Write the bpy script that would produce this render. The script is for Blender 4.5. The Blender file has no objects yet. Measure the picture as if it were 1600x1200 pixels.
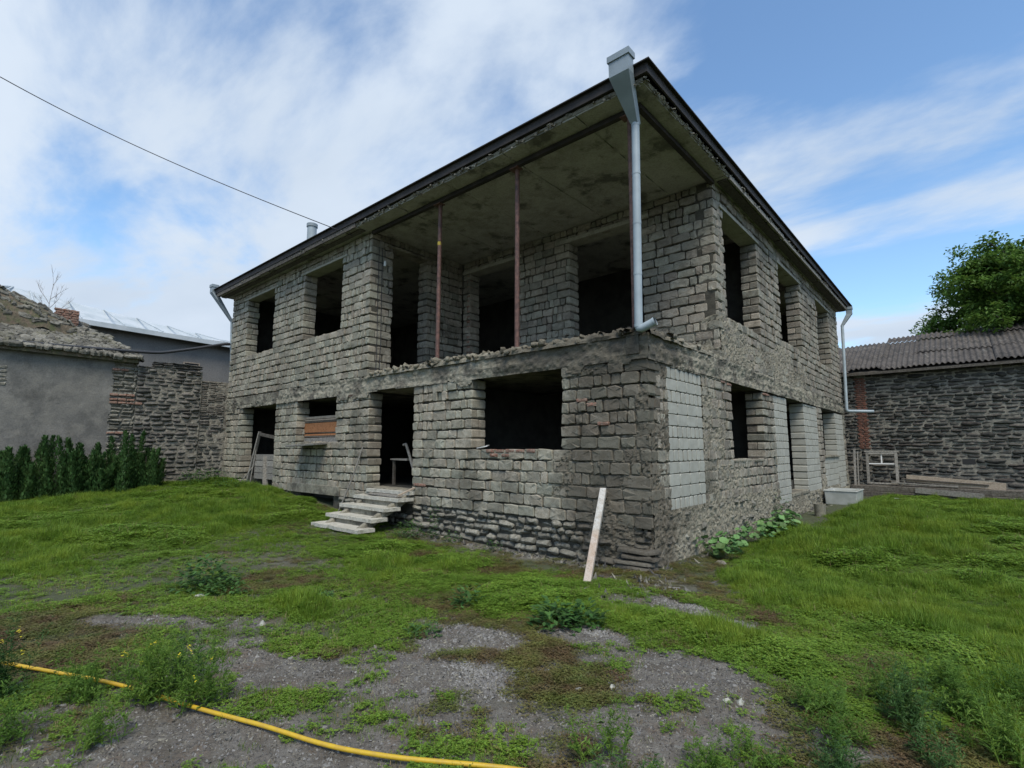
import bpy, bmesh, math, random
import numpy as np
from mathutils import Matrix, Vector

# ---------------------------------------------------------------- camera, sky, sun
scene = bpy.context.scene
C = scene.collection
R = math.radians
cam_d = bpy.data.cameras.new('camera'); cam = bpy.data.objects.new('camera', cam_d); C.objects.link(cam)
CAM = np.array([3.596, -7.249, 1.692])
cam.location = CAM
cam.rotation_euler = (R(90 + 7.178), 0, R(41.2))
cam_d.sensor_width = 36; cam_d.lens = 36 * 810 / 1600
cam_d.clip_start = .05; cam_d.clip_end = 3000
scene.camera = cam

SUN_EL, SUN_AZ = R(57), R(132)          # azimuth measured clockwise from +Y
world = bpy.data.worlds.new('World'); scene.world = world; world.use_nodes = True
nt = world.node_tree; N = nt.nodes; L = nt.links
for n in list(N): N.remove(n)
def node(t, **k):
    n = N.new(t)
    for a, b in k.items(): setattr(n, a, b)
    return n
def lk(a, b): L.new(a, b)
def wmath(op, a, b=None, clamp=False):
    n = node('ShaderNodeMath', operation=op); n.use_clamp = clamp
    for i, v in enumerate((a, b)):
        if v is None: continue
        if isinstance(v, (int, float)): n.inputs[i].default_value = v
        else: lk(v, n.inputs[i])
    return n.outputs[0]
out = node('ShaderNodeOutputWorld'); bg = node('ShaderNodeBackground'); bg.inputs['Strength'].default_value = .1
sky = node('ShaderNodeTexSky', sky_type='NISHITA'); sky.sun_disc = False
sky.sun_elevation = SUN_EL; sky.sun_rotation = SUN_AZ; sky.air_density = 1.0; sky.dust_density = .6; sky.ozone_density = 2.2
geo = node('ShaderNodeTexCoord'); D = geo.outputs['Generated']
sep = node('ShaderNodeSeparateXYZ'); lk(D, sep.inputs[0])
zc = wmath('MAXIMUM', wmath('ADD', sep.outputs[2], .12), .05)
px_ = wmath('DIVIDE', sep.outputs[0], zc); py_ = wmath('DIVIDE', sep.outputs[1], zc)
comb = node('ShaderNodeCombineXYZ'); lk(px_, comb.inputs[0]); lk(py_, comb.inputs[1])
mp = node('ShaderNodeMapping'); lk(comb.outputs[0], mp.inputs[0]); mp.inputs['Rotation'].default_value = (0, 0, R(-35)); mp.inputs['Scale'].default_value = (.75, 1.5, 1)
n1 = node('ShaderNodeTexNoise'); lk(mp.outputs[0], n1.inputs['Vector']); n1.inputs['Scale'].default_value = 1.15; n1.inputs['Detail'].default_value = 9; n1.inputs['Roughness'].default_value = .56; n1.inputs['Distortion'].default_value = .35
n2 = node('ShaderNodeTexNoise'); lk(mp.outputs[0], n2.inputs['Vector']); n2.inputs['Scale'].default_value = .8; n2.inputs['Detail'].default_value = 5
def blob(d, k, amp):
    v = Vector(d).normalized()
    dp = node('ShaderNodeVectorMath', operation='DOT_PRODUCT'); lk(D, dp.inputs[0]); dp.inputs[1].default_value = v
    e = wmath('EXPONENT', wmath('MULTIPLY', wmath('SUBTRACT', dp.outputs['Value'], 1), k))
    return wmath('MULTIPLY', e, amp)
bias = .06
terms = [blob((-.9, .2, .39), 5, .27), blob((-.45, .62, .64), 70, .26), blob((-.3, .7, .64), 90, .12),
         blob((-.02, .86, .52), 26, -.26), blob((-.60, .52, .60), 60, -.22), blob((-.86, -.05, .5), 30, -.12), blob((-.10, .94, .33), 90, -.14),
         blob((.05, .9, .42), 60, .17), blob((-.2, .85, .45), 90, .09), blob((-.745, .45, .49), 30, .1), blob((.05, 1, .16), 30, .05)]
acc = wmath('ADD', wmath('ADD', wmath('MULTIPLY', wmath('SUBTRACT', n1.outputs['Fac'], .5), 2.7), .5), bias)
terms.append(wmath('MULTIPLY', wmath('EXPONENT', wmath('MULTIPLY', wmath('MAXIMUM', sep.outputs[2], 0), -6.5)), .62))
for t in terms: acc = wmath('ADD', acc, t)
mr = node('ShaderNodeMapRange', interpolation_type='SMOOTHSTEP'); lk(acc, mr.inputs[0]); mr.inputs[1].default_value = .40; mr.inputs[2].default_value = .98
cc = node('ShaderNodeMix', data_type='RGBA'); lk(n2.outputs['Fac'], cc.inputs[0])
cc.inputs[6].default_value = (2.1, 2.6, 3.3, 1); cc.inputs[7].default_value = (4.1, 4.55, 5.1, 1)
gm = node('ShaderNodeGamma'); lk(sky.outputs[0], gm.inputs[0]); gm.inputs[1].default_value = 1.05
sk = node('ShaderNodeMix', data_type='RGBA', blend_type='MULTIPLY'); sk.inputs[0].default_value = 1; lk(gm.outputs[0], sk.inputs[6]); sk.inputs[7].default_value = (.93, 1.03, 1.02, 1)
mx = node('ShaderNodeMix', data_type='RGBA'); lk(mr.outputs[0], mx.inputs[0]); lk(sk.outputs[2], mx.inputs[6]); lk(cc.outputs[2], mx.inputs[7])
lk(mx.outputs[2], bg.inputs['Color']); lk(bg.outputs[0], out.inputs[0])

sun_d = bpy.data.lights.new('sun', 'SUN'); sun = bpy.data.objects.new('sun', sun_d); C.objects.link(sun)
sun_d.energy = 1.5; sun_d.angle = R(26); sun_d.color = (1, .93, .82)
sdir = Vector((math.sin(SUN_AZ) * math.cos(SUN_EL), math.cos(SUN_AZ) * math.cos(SUN_EL), math.sin(SUN_EL)))
sun.rotation_euler = sdir.to_track_quat('Z', 'Y').to_euler()
vs = scene.view_settings; vs.view_transform = 'Standard'; vs.look = 'None'; vs.gamma = 1; vs.exposure = 1.12; vs.use_curve_mapping = False

# ---------------------------------------------------------------- helpers
rng = np.random.default_rng(7); random.seed(7)
def U(a, b): return float(rng.uniform(a, b))
HEAD = R(41.2); PT = math.atan(102 / 810)
_F = np.array([-math.sin(HEAD) * math.cos(PT), math.cos(HEAD) * math.cos(PT), math.sin(PT)])

def tag(o, label=None, cat=None, group=None, kind=None):
    if label: o['label'] = label
    if cat: o['category'] = cat
    if group: o['group'] = group
    if kind: o['kind'] = kind
    return o
def empty(name, loc=(0, 0, 0), rz=0, **k):
    o = bpy.data.objects.new(name, None); C.objects.link(o); o.location = loc; o.rotation_euler = (0, 0, rz)
    o.empty_display_size = .2
    return tag(o, **k)
def mesh_from(name, V, F, mat=None, smooth=False):
    me = bpy.data.meshes.new(name)
    V = np.asarray(V, dtype=np.float32).reshape(-1, 3)
    if isinstance(F, np.ndarray):
        n, k = F.shape
        me.vertices.add(len(V)); me.vertices.foreach_set('co', V.ravel())
        me.loops.add(n * k); me.loops.foreach_set('vertex_index', F.astype(np.int32).ravel())
        me.polygons.add(n); me.polygons.foreach_set('loop_start', np.arange(n, dtype=np.int32) * k)
        me.update(calc_edges=True); me.validate()
    else:
        me.from_pydata([tuple(map(float, v)) for v in V], [], [tuple(int(i) for i in f) for f in F]); me.update()
    if mat: me.materials.append(mat)
    me.polygons.foreach_set('use_smooth', [bool(smooth)] * len(me.polygons))
    return me
def obj(name, me, parent=None, M=None, **k):
    o = bpy.data.objects.new(name, me); C.objects.link(o)
    if parent: o.parent = parent
    if M is not None: o.matrix_local = M
    return tag(o, **k)
class MB:
    def __init__(s): s.V = []; s.F = []
    def add(s, V, F):
        b = len(s.V); s.V += [tuple(v) for v in V]; s.F += [tuple(i + b for i in f) for f in F]; return s
    def box(s, x0, x1, y0, y1, z0, z1, j=0):
        V = [(x, y, z) for z in (z0, z1) for y in (y0, y1) for x in (x0, x1)]
        if j: V = [tuple(c + U(-j, j) for c in v) for v in V]
        return s.add(V, [(0, 2, 3, 1), (4, 5, 7, 6), (0, 1, 5, 4), (2, 6, 7, 3), (0, 4, 6, 2), (1, 3, 7, 5)])
    def beam(s, a, b, w, h, up=(0, 0, 1), nseg=1):
        a, b = Vector(a), Vector(b); d = (b - a).normalized(); up = Vector(up)
        x = d.cross(up)
        if x.length < 1e-4: x = d.cross(Vector((1, 0, 0)))
        x.normalize(); y = x.cross(d).normalized(); V = []; F = []
        for i in range(nseg + 1):
            c = a.lerp(b, i / nseg)
            for (p, q) in ((-1, -1), (1, -1), (1, 1), (-1, 1)): V.append(c + x * p * w / 2 + y * q * h / 2)
        for i in range(nseg):
            for k in range(4): F.append((i * 4 + k, i * 4 + (k + 1) % 4, i * 4 + 4 + (k + 1) % 4, i * 4 + 4 + k))
        F += [(3, 2, 1, 0), tuple(nseg * 4 + k for k in range(4))]
        return s.add(V, F)
    def tube(s, pts, r, n=10, cap=True):
        pts = [Vector(p) for p in pts]; rr = r if isinstance(r, (list, tuple)) else [r] * len(pts); V = []; F = []
        ref = None
        for i, p in enumerate(pts):
            d = (pts[min(i + 1, len(pts) - 1)] - pts[max(i - 1, 0)]).normalized()
            if ref is None: ref = d.orthogonal().normalized()
            ref = (ref - d * ref.dot(d)).normalized(); q = d.cross(ref)
            for k in range(n):
                a = 2 * math.pi * k / n; V.append(p + (ref * math.cos(a) + q * math.sin(a)) * rr[i])
        for i in range(len(pts) - 1):
            for k in range(n): F.append((i * n + k, i * n + (k + 1) % n, (i + 1) * n + (k + 1) % n, (i + 1) * n + k))
        if cap: F += [tuple(range(n - 1, -1, -1)), tuple((len(pts) - 1) * n + k for k in range(n))]
        return s.add(V, F)
    def build(s, name, mat, parent=None, smooth=False, bevel=0, M=None, **k):
        me = mesh_from(name, s.V, s.F, mat, smooth)
        if smooth:
            try: me.set_sharp_from_angle(angle=R(40))
            except Exception: pass
        o = obj(name, me, parent, M, **k)
        if bevel:
            m = o.modifiers.new('bevel', 'BEVEL'); m.width = bevel; m.segments = 2; m.limit_method = 'ANGLE'
        return o

# value noise on numpy arrays
_tab = np.random.default_rng(3).random((256, 256))
def vn(x, y):
    x = np.asarray(x, float); y = np.asarray(y, float)
    xi = np.floor(x).astype(int); yi = np.floor(y).astype(int); fx = x - xi; fy = y - yi
    fx = fx * fx * (3 - 2 * fx); fy = fy * fy * (3 - 2 * fy)
    g = lambda a, b: _tab[a & 255, b & 255]
    return (g(xi, yi) * (1 - fx) + g(xi + 1, yi) * fx) * (1 - fy) + (g(xi, yi + 1) * (1 - fx) + g(xi + 1, yi + 1) * fx) * fy
def fbm(x, y, o=4, seed=0):
    s = 0; a = .5; t = 0
    for k in range(o): s = s + a * vn(np.asarray(x) * 2 ** k + 17.3 * k + seed, np.asarray(y) * 2 ** k + 5.1 * k + seed * 1.7); t += a; a *= .5
    return s / t
def sm(x, a, b):
    t = np.clip((np.asarray(x, float) - a) / (b - a), 0, 1); return t * t * (3 - 2 * t)

# ---------------------------------------------------------------- materials
def mat(name, base, vary=(), rough=.85, scale=3., bump=.3, bscale=40., island=0., objr=0., spec=.3, metal=0., detail=6, layers=(), tint=None, hue=0):
    """base/vary: colours mixed by noise; layers: (kind, colour, params) stains; island/objr: brightness spread"""
    m = bpy.data.materials.new(name); m.use_nodes = True; t = m.node_tree; n_ = t.nodes; l_ = t.links
    b = n_['Principled BSDF']; b.inputs['Roughness'].default_value = rough; b.inputs['Specular IOR Level'].default_value = spec; b.inputs['Metallic'].default_value = metal
    g = n_.new('ShaderNodeNewGeometry'); pos = g.outputs['Position']
    def noise(sc, det=detail, ro=.6, vec=None, dist=0):
        q = n_.new('ShaderNodeTexNoise'); q.inputs['Scale'].default_value = sc; q.inputs['Detail'].default_value = det; q.inputs['Roughness'].default_value = ro; q.inputs['Distortion'].default_value = dist
        l_.new(vec or pos, q.inputs['Vector']); return q.outputs['Fac']
    def ramp(v, a, c):
        q = n_.new('ShaderNodeMapRange'); q.interpolation_type = 'SMOOTHSTEP'; q.inputs[1].default_value = a; q.inputs[2].default_value = c; l_.new(v, q.inputs[0]); return q.outputs[0]
    def mixc(f, a, c, blend='MIX'):
        q = n_.new('ShaderNodeMix'); q.data_type = 'RGBA'; q.blend_type = blend
        for i, v in ((0, f), (6, a), (7, c)):
            if isinstance(v, (int, float)): q.inputs[i].default_value = v
            elif isinstance(v, tuple): q.inputs[i].default_value = (*v, 1)
            else: l_.new(v, q.inputs[i])
        return q.outputs[2]
    def mth(op, a, c=None):
        q = n_.new('ShaderNodeMath'); q.operation = op
        for i, v in enumerate((a, c)):
            if v is None: continue
            if isinstance(v, (int, float)): q.inputs[i].default_value = v
            else: l_.new(v, q.inputs[i])
        return q.outputs[0]
    col = base
    for k, v in enumerate(vary):
        col = mixc(ramp(noise(scale * (1 + 1.7 * k)), .38, .66), col, v)
    if island or objr:
        oi = n_.new('ShaderNodeObjectInfo')
        r0 = mth('FRACT', mth('ADD', mth('MULTIPLY', oi.outputs['Random'], 7.3), g.outputs['Random Per Island']))
        rv = mth('ADD', mth('MULTIPLY', r0, 2 * (island or objr)), 1 - (island or objr))
        c3 = n_.new('ShaderNodeCombineXYZ')
        for i in range(3):
            if i == 0 and hue:
                l_.new(mth('ADD', rv, mth('MULTIPLY', mth('SUBTRACT', mth('FRACT', mth('MULTIPLY', r0, 13.7)), .5), hue)), c3.inputs[0])
            else: l_.new(rv, c3.inputs[i])
        col = mixc(1., col, c3.outputs[0], 'MULTIPLY')
    for (kind, c, prm) in layers:
        if kind == 'noise':       # scale, lo, hi, amount
            f = mth('MULTIPLY', ramp(noise(prm[0], 7, .65), prm[1], prm[2]), prm[3])
        elif kind == 'zone':      # box centre, half size, edge, amount: a stain of its own shape
            (cx, cy, cz), (hx, hy, hz), amt = prm
            vm = n_.new('ShaderNodeVectorMath'); vm.operation = 'SUBTRACT'; l_.new(pos, vm.inputs[0]); vm.inputs[1].default_value = (cx, cy, cz)
            vd = n_.new('ShaderNodeVectorMath'); vd.operation = 'DIVIDE'; l_.new(vm.outputs[0], vd.inputs[0]); vd.inputs[1].default_value = (hx, hy, hz)
            ln = n_.new('ShaderNodeVectorMath'); ln.operation = 'LENGTH'; l_.new(vd.outputs[0], ln.inputs[0])
            f = mth('MULTIPLY', ramp(mth('SUBTRACT', mth('ADD', noise(2.2, 8, .7), .55), ln.outputs['Value']), 0.0, .38), amt)
        elif kind == 'attr':
            at = n_.new('ShaderNodeAttribute'); at.attribute_name = prm; f = at.outputs['Fac']
        col = mixc(f, col, c)
    fine = noise(bscale * 1.7, 4, .7)
    col = mixc(mth('MULTIPLY', ramp(fine, .35, .75), .35), col, (.02, .02, .018)) if bump > .2 else col
    if isinstance(col, tuple): b.inputs['Base Color'].default_value = (*col, 1)
    else: l_.new(col, b.inputs['Base Color'])
    if bump:
        bp = n_.new('ShaderNodeBump'); bp.inputs['Strength'].default_value = bump; bp.inputs['Distance'].default_value = .02
        hsum = mth('ADD', noise(bscale, 6, .7), mth('MULTIPLY', noise(bscale * .3, 3), 1.2)); l_.new(hsum, bp.inputs['Height']); l_.new(bp.outputs[0], b.inputs['Normal'])
    return m
DK = (.055, .045, .035)
stains = [('zone', (.05, .038, .026), ((-.3, 0, 1.5), (1.55, 1.0, 2.9), .62)),
          ('zone', (.06, .05, .035), ((-.8, 0, 3.25), (3.2, 1.2, .55), .5)),
          ('noise', (.085, .075, .055), (.7, .5, .68, .6)),
          ('noise', (.36, .34, .29), (5., .6, .72, .5)),
          ('noise', (.05, .045, .035), (9., .58, .7, .6))]
M_block = mat('tuff_block', (.305, .278, .212), ((.245, .22, .168), (.355, .332, .265)), island=.27, hue=.10, bump=.55, bscale=32, layers=stains)
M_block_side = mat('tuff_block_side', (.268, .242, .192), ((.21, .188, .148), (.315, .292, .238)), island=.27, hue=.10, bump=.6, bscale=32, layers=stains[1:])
M_mortar = mat('old_mortar', (.22, .20, .148), ((.135, .12, .09), (.29, .27, .21)), scale=5, bump=.9, bscale=26, layers=stains)
M_joint = mat('joint_dirt', (.085, .078, .06), ((.05, .045, .035),), scale=6, bump=.7, bscale=30)
M_white = mat('white_block', (.365, .362, .315), ((.315, .31, .265),), island=.07, bump=.16, bscale=50, scale=6, layers=[('noise', (.28, .27, .23), (3.5, .56, .75, .5))])
M_conc = mat('grey_concrete', (.26, .238, .18), ((.185, .168, .125), (.31, .288, .225)), scale=2.4, bump=.6, bscale=22, layers=[('zone', (.06, .05, .035), ((-.5, 0, 3.3), (3.2, 1.6, .8), .7)), ('noise', (.07, .062, .05), (2.2, .46, .62, .8)), ('noise', (.30, .285, .235), (4.5, .6, .72, .35)), ('noise', (.05, .045, .03), (11, .6, .72, .5))])
M_ceil = mat('stained_ceiling_concrete', (.38, .365, .315), ((.30, .285, .24), (.43, .41, .36)), scale=1.3, bump=.5, bscale=18, layers=[('noise', (.05, .048, .036), (1.7, .5, .66, .75)), ('noise', (.24, .225, .18), (2.7, .6, .74, .4))])
M_brick = mat('red_brick', (.27, .13, .09), ((.20, .11, .08), (.30, .22, .17)), island=.2, bump=.5, scale=9)
M_stone = mat('river_stone', (.15, .145, .13), ((.09, .088, .08), (.2, .19, .165)), island=.35, bump=.5, scale=6)
M_rub = mat('rubble_stone', (.19, .18, .145), ((.13, .12, .095), (.25, .24, .2)), island=.3, bump=.7, scale=7, bscale=24, layers=[stains[0], stains[4]])
M_dstone = mat('dark_field_stone', (.066, .062, .056), ((.044, .042, .040), (.095, .088, .072)), island=.5, hue=.14, bump=.5, scale=6, layers=[('noise', (.19, .175, .13), (2.6, .64, .72, .7))])
M_lmort = mat('pale_lime_mortar', (.23, .21, .17), ((.15, .135, .11), (.29, .27, .22)), scale=4, bump=.8, bscale=24, layers=[('noise', (.08, .072, .06), (1.2, .5, .68, .5))])
M_plaster = mat('weathered_grey_plaster', (.175, .17, .155), ((.125, .122, .112), (.215, .205, .18)), scale=.9, bump=.35, bscale=16, layers=[('noise', (.25, .24, .215), (1.6, .52, .68, .5)), ('noise', (.085, .083, .075), (1.0, .52, .7, .6)), ('noise', (.23, .20, .14), (.6, .6, .72, .35))])
M_fascia = mat('dark_roof_felt', (.028, .024, .022), ((.05, .04, .035),), rough=.7, bump=.3, bscale=12)
M_wood_d = mat('weathered_dark_wood', (.09, .078, .062), ((.06, .05, .04), (.14, .125, .105)), scale=7, bump=.4, bscale=30, island=.25)
M_wood_g = mat('grey_old_wood', (.24, .225, .195), ((.16, .15, .13), (.32, .30, .265)), scale=8, bump=.35, bscale=35, island=.2)
M_wood_o = mat('fresh_orange_board', (.36, .15, .06), ((.27, .11, .045), (.42, .2, .09)), scale=7, bump=.25, bscale=30, island=.15)
M_wood_p = mat('pale_board', (.36, .29, .22), ((.28, .22, .165), (.42, .35, .27)), scale=6, bump=.3, bscale=25, island=.1)
M_galv = mat('painted_grey_sheet_metal', (.33, .38, .40), ((.28, .325, .345),), rough=.42, scale=3, bump=.04, bscale=20, spec=.5)
M_galv_d = mat('grey_sheet_metal_head', (.24, .28, .30), ((.20, .235, .25),), rough=.45, scale=3, bump=.05, bscale=20, spec=.5)
M_rust = mat('rusty_brown_paint', (.11, .062, .052), ((.07, .042, .036), (.17, .09, .07)), rough=.6, scale=6, bump=.2, bscale=30)
M_yel = mat('yellow_paint', (.5, .36, .05), (), rough=.6, bump=0)
M_dark_hole = mat('pipe_inside', (.03, .03, .03), (), bump=0)
M_slate = mat('asbestos_cement_sheet', (.085, .074, .066), ((.05, .045, .041), (.13, .115, .10)), scale=3, bump=.4, bscale=18, island=.12, layers=[('noise', (.27, .255, .22), (1.7, .57, .7, .6)), ('noise', (.03, .029, .027), (2.6, .5, .65, .6))])
M_rstone = mat('mossy_roof_stone', (.155, .145, .115), ((.10, .092, .07), (.21, .2, .17)), island=.4, bump=.5, scale=6, layers=[('noise', (.13, .125, .055), (1.6, .5, .66, .5))])
M_moss = mat('mossy_earth', (.12, .10, .07), ((.10, .11, .05), (.17, .13, .09)), scale=3, bump=.8, bscale=14)
M_metalroof = mat('pale_zinc_roof', (.44, .48, .49), ((.36, .40, .41), (.50, .53, .54)), scale=.5, rough=.5, bump=.1, bscale=4, layers=[('noise', (.36, .31, .2), (.9, .64, .74, .5))])
M_render = mat('grey_far_render', (.20, .19, .175), ((.165, .16, .15),), scale=.8, bump=.3, bscale=10)
M_blackpipe = mat('black_conduit', (.022, .024, .028), (), rough=.5, bump=.05, spec=.5)
M_wire = mat('wire', (.03, .03, .035), (), rough=.6, bump=0)
M_tub = mat('old_enamel', (.42, .43, .40), ((.33, .34, .31),), rough=.45, scale=3, bump=.12, bscale=20, layers=[('noise', (.20, .15, .1), (3.5, .58, .72, .6))])
M_peel = mat('peeling_white_paint', (.52, .51, .47), ((.40, .36, .30),), rough=.7, scale=9, bump=.25, bscale=40, layers=[('zone', (.42, .23, .12), ((-.40, -1.1, .1), (.45, .6, .6), .35)), ('noise', (.13, .09, .06), (14, .58, .68, .8))])
M_hose = mat('yellow_hose', (.52, .34, .018), ((.44, .28, .03),), rough=.45, scale=20, bump=.05, spec=.5, layers=[('noise', (.22, .17, .06), (9, .58, .72, .5))])
M_white_p = mat('white_paint', (.62, .62, .6), (), rough=.6, bump=.05)
def leafmat(name, a, b, c=None, rough=.55, trans=.25, objr=.3, layers=()):
    m = mat(name, a, (b,) + ((c,) if c else ()), rough=rough, scale=1.1, bump=0, island=.35, objr=objr, spec=.25, hue=.22, layers=layers)
    t = m.node_tree; bs = t.nodes['Principled BSDF']; o_ = t.nodes['Material Output']
    tr = t.nodes.new('ShaderNodeBsdfTranslucent'); mxs = t.nodes.new('ShaderNodeMixShader'); mxs.inputs[0].default_value = trans
    src = bs.inputs['Base Color'].links[0].from_socket; t.links.new(src, tr.inputs[0])
    t.links.new(bs.outputs[0], mxs.inputs[1]); t.links.new(tr.outputs[0], mxs.inputs[2]); t.links.new(mxs.outputs[0], o_.inputs[0]); return m
G_grass = leafmat('grass_blade', (.155, .25, .026), (.215, .30, .034), (.115, .20, .024), trans=.4, layers=[('noise', (.22, .29, .03), (.55, .5, .64, .6)), ('noise', (.16, .15, .045), (1.5, .6, .7, .5))])
G_moss = leafmat('low_cover', (.10, .125, .03), (.15, .15, .04), (.125, .085, .042))
G_clover = leafmat('clover', (.13, .225, .028), (.175, .275, .036), trans=.4)
G_weed = leafmat('weed_leaf', (.10, .19, .03), (.15, .25, .04), trans=.4)
G_dark = leafmat('dark_leaf', (.045, .105, .025), (.07, .14, .034))
G_mallow = leafmat('mallow_leaf', (.12, .23, .075), (.16, .28, .10))
G_thuja = leafmat('thuja_leaf', (.032, .075, .02), (.055, .11, .03), trans=.15)
G_tree = leafmat('tree_leaf', (.10, .18, .032), (.14, .24, .04), (.07, .135, .028), trans=.4)
G_straw = leafmat('dry_straw', (.22, .17, .08), (.28, .22, .12), trans=.2)
G_flower = mat('yellow_petal', (.6, .5, .03), (), bump=0)
M_bark = mat('bark', (.10, .085, .065), ((.07, .06, .045),), scale=8, bump=.6)
M_twig = mat('pale_twig', (.30, .28, .26), (), bump=0)

# ---------------------------------------------------------------- terrain
def ground_z(x, y):
    x = np.asarray(x, float); y = np.asarray(y, float)
    prof = np.interp(x, [-17, -15, -12, -9, -7.5, -6, -3, -1, 0, 3, 8], [.62, .60, .47, .22, .06, -.02, -.10, -.12, -.04, 0, 0])
    near = sm(y, -5.5, -.5)                       # the rise belongs to the strip by the house
    base = np.interp(x, [-17, -15, -10, -6, 0], [.33, .30, .15, .03, 0])
    z = base * (1 - near) + prof * near
    right = np.interp(y, [-3, 0, 2, 4, 8, 12, 18], [0, -.05, -.12, -.07, .03, .0, -.12])
    z = np.where(x > -.2, right * sm(x, -.2, .3) + z * (1 - sm(x, -.2, .3)), z)
    z = z + (fbm(x * .9, y * .9, 3) - .5) * .10 * sm(np.hypot(x - 0, y + 0), .5, 3) + (fbm(x * 4, y * 4, 3, 9) - .5) * .035
    return z
# bare gravel patches, (x, y, rx, ry, angle, strength)
bare = [(.05, -3.75, .75, .5, 35, 1.2), (.85, -3.0, .85, .42, 25, 1.1), (1.7, -3.3, 1.05, .62, 10, 1.1), (1.15, -1.6, .85, .25, -25, 1.25), (.3, -4.55, 1.2, .55, 35, 1.0),
        (1.5, -4.5, 1.2, .5, 35, .85), (2.4, -3.9, 1.0, .5, 40, .9), (-.4, -5.15, 1.1, .5, 25, 1.1), (.3, -5.9, 1.7, .6, 30, 1.15), (-1.3, -5.35, .8, .3, 30, .8), (-2.6, -5.6, 1.2, .25, 38, 1.0), (-3.2, -.25, 3.4, .3, 0, .8),
        (.55, -.65, .5, .5, 0, .5), (.6, -1.9, .6, .4, -10, .6), (-4.5, -3.4, 1.6, .5, 25, .3), (-.3, -.6, .4, .3, 0, .5), (3.2, -3.6, .8, .5, 40, .4)]
def bareness(x, y):
    x = np.asarray(x, float); y = np.asarray(y, float); b = np.zeros_like(x)
    for (cx, cy, rx, ry, a, s) in bare:
        a = R(a); dx = x - cx; dy = y - cy; u = dx * math.cos(a) + dy * math.sin(a); v = -dx * math.sin(a) + dy * math.cos(a)
        b = np.maximum(b, s * np.exp(-((u / rx) ** 2 + (v / ry) ** 2) ** 1.3))
    n = fbm(x * 2.3, y * 2.3, 5, 3)
    return np.clip(b + (n - .5) * 1.0 * sm(b, .02, .3), 0, 1)
def axis(lo, hi, step, far):
    a = list(np.arange(lo, hi, step)); d = step
    while a[-1] < far: d *= 1.25; a.append(a[-1] + d)
    d = step
    while a[0] > -far: d *= 1.25; a.insert(0, a[0] - d)
    return np.array(a)
gx = axis(-18, 9, .07, 700); gy = axis(-8, 19, .07, 700)
X, Y = np.meshgrid(gx, gy, indexing='ij'); Z = ground_z(X, Y)
nx_, ny_ = X.shape; idx = np.arange(nx_ * ny_).reshape(nx_, ny_)
F = np.stack([idx[:-1, :-1], idx[1:, :-1], idx[1:, 1:], idx[:-1, 1:]], -1).reshape(-1, 4)
M_ground = mat('gravel_earth', (.140, .124, .102), ((.105, .090, .070), (.18, .166, .142)), scale=2.2, bump=1.0, bscale=30,
               layers=[('noise', (.24, .235, .22), (46, .60, .68, .85)), ('noise', (.045, .038, .03), (31, .56, .66, .8)), ('noise', (.15, .105, .07), (3.1, .52, .66, .5)), ('attr', (.052, .068, .022), 'green')])
gme = mesh_from('ground', np.stack([X, Y, Z], -1).reshape(-1, 3), F, M_ground, True)
bb = bareness(X, Y).ravel()
at = gme.attributes.new('green', 'FLOAT', 'POINT'); at.data.foreach_set('value', np.clip(.85 - 1.25 * bb + .0, 0, .8).astype(np.float32))
obj('ground', gme, label='sloping yard ground of gravel, earth and moss', cat='ground', kind='structure')

# ---------------------------------------------------------------- masonry
RX = {}
def frame_front(y0=0.): return Matrix(((1, 0, 0, 0), (0, 0, -1, y0), (0, 1, 0, 0), (0, 0, 0, 1)))      # u->x, v->z, n->-y
def frame_right(x0=0.): return Matrix(((0, 0, 1, x0), (1, 0, 0, 0), (0, 1, 0, 0), (0, 0, 0, 1)))        # u->y, v->z, n->+x
def to_world(Mx, V):
    A = np.array(Mx); V = np.asarray(V, float); return V @ A[:3, :3].T + A[:3, 3]
def piece(w, h, d, r=.02, jit=.006, soft=0., g=rng):
    """rounded stone or block: front at v=+0, body going back to -d; about 50 triangles"""
    c = min(w, h) * (.13 + .17 * soft); x, y = w / 2, h / 2
    o = np.array([(-x + c, -y), (0, -y), (x - c, -y), (x, -y + c), (x, y - c), (x - c, y), (0, y), (-x + c, y), (-x, y - c), (-x, -y + c)])
    if soft > .9:
        a_ = np.array([-2.55, -1.57, -.6, -.12, .3, .75, 1.57, 2.4, 2.85, 3.25]); ca, sa = np.cos(a_), np.sin(a_)
        o = np.c_[np.sign(ca) * np.abs(ca) ** .8 * x, np.sign(sa) * np.abs(sa) ** .75 * y]
    o = o + g.normal(0, jit, o.shape)
    fr = o * np.array([max(.2, 1 - 2.0 * r / w), max(.2, 1 - 2.0 * r / h)])
    n = len(o); V = np.vstack([np.c_[fr, g.normal(0, jit * .7, n)], np.c_[o, np.full(n, -r * .9)], np.c_[o, np.full(n, -d)], [[g.normal(0, .01), g.normal(0, .01), .15 * r + soft * .012]]])
    F = []
    for k in range(n):
        q = (k + 1) % n
        F += [(3 * n, k, q), (k, n + k, n + q), (k, n + q, q), (n + k, 2 * n + k, 2 * n + q), (n + k, 2 * n + q, n + q)]
    return V, np.array(F)
class Masonry:
    """collects block specs for several walls; the largest in view become separate parts, the rest one stuff part per wall"""
    all = []
def spec(wall, Mx, u, v, w, h, d, n=0., kind='stone_block', r=.02, jit=.005, soft=0., rot=0., mat_=None):
    P = to_world(Mx, [[u, v, n]])[0]; q = P - CAM; dep = q @ _F
    nrm = np.array(Mx)[:3, 2]; face = abs((q / np.linalg.norm(q)) @ nrm)
    Masonry.all.append(dict(wall=wall, Mx=Mx, u=u, v=v, w=w, h=h, d=d, n=n, kind=kind, r=r, jit=jit, soft=soft, rot=rot, mat=mat_, sc=w * h * max(face, .05) / max(dep, .5) ** 2 if dep > 0 else 0))
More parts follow.
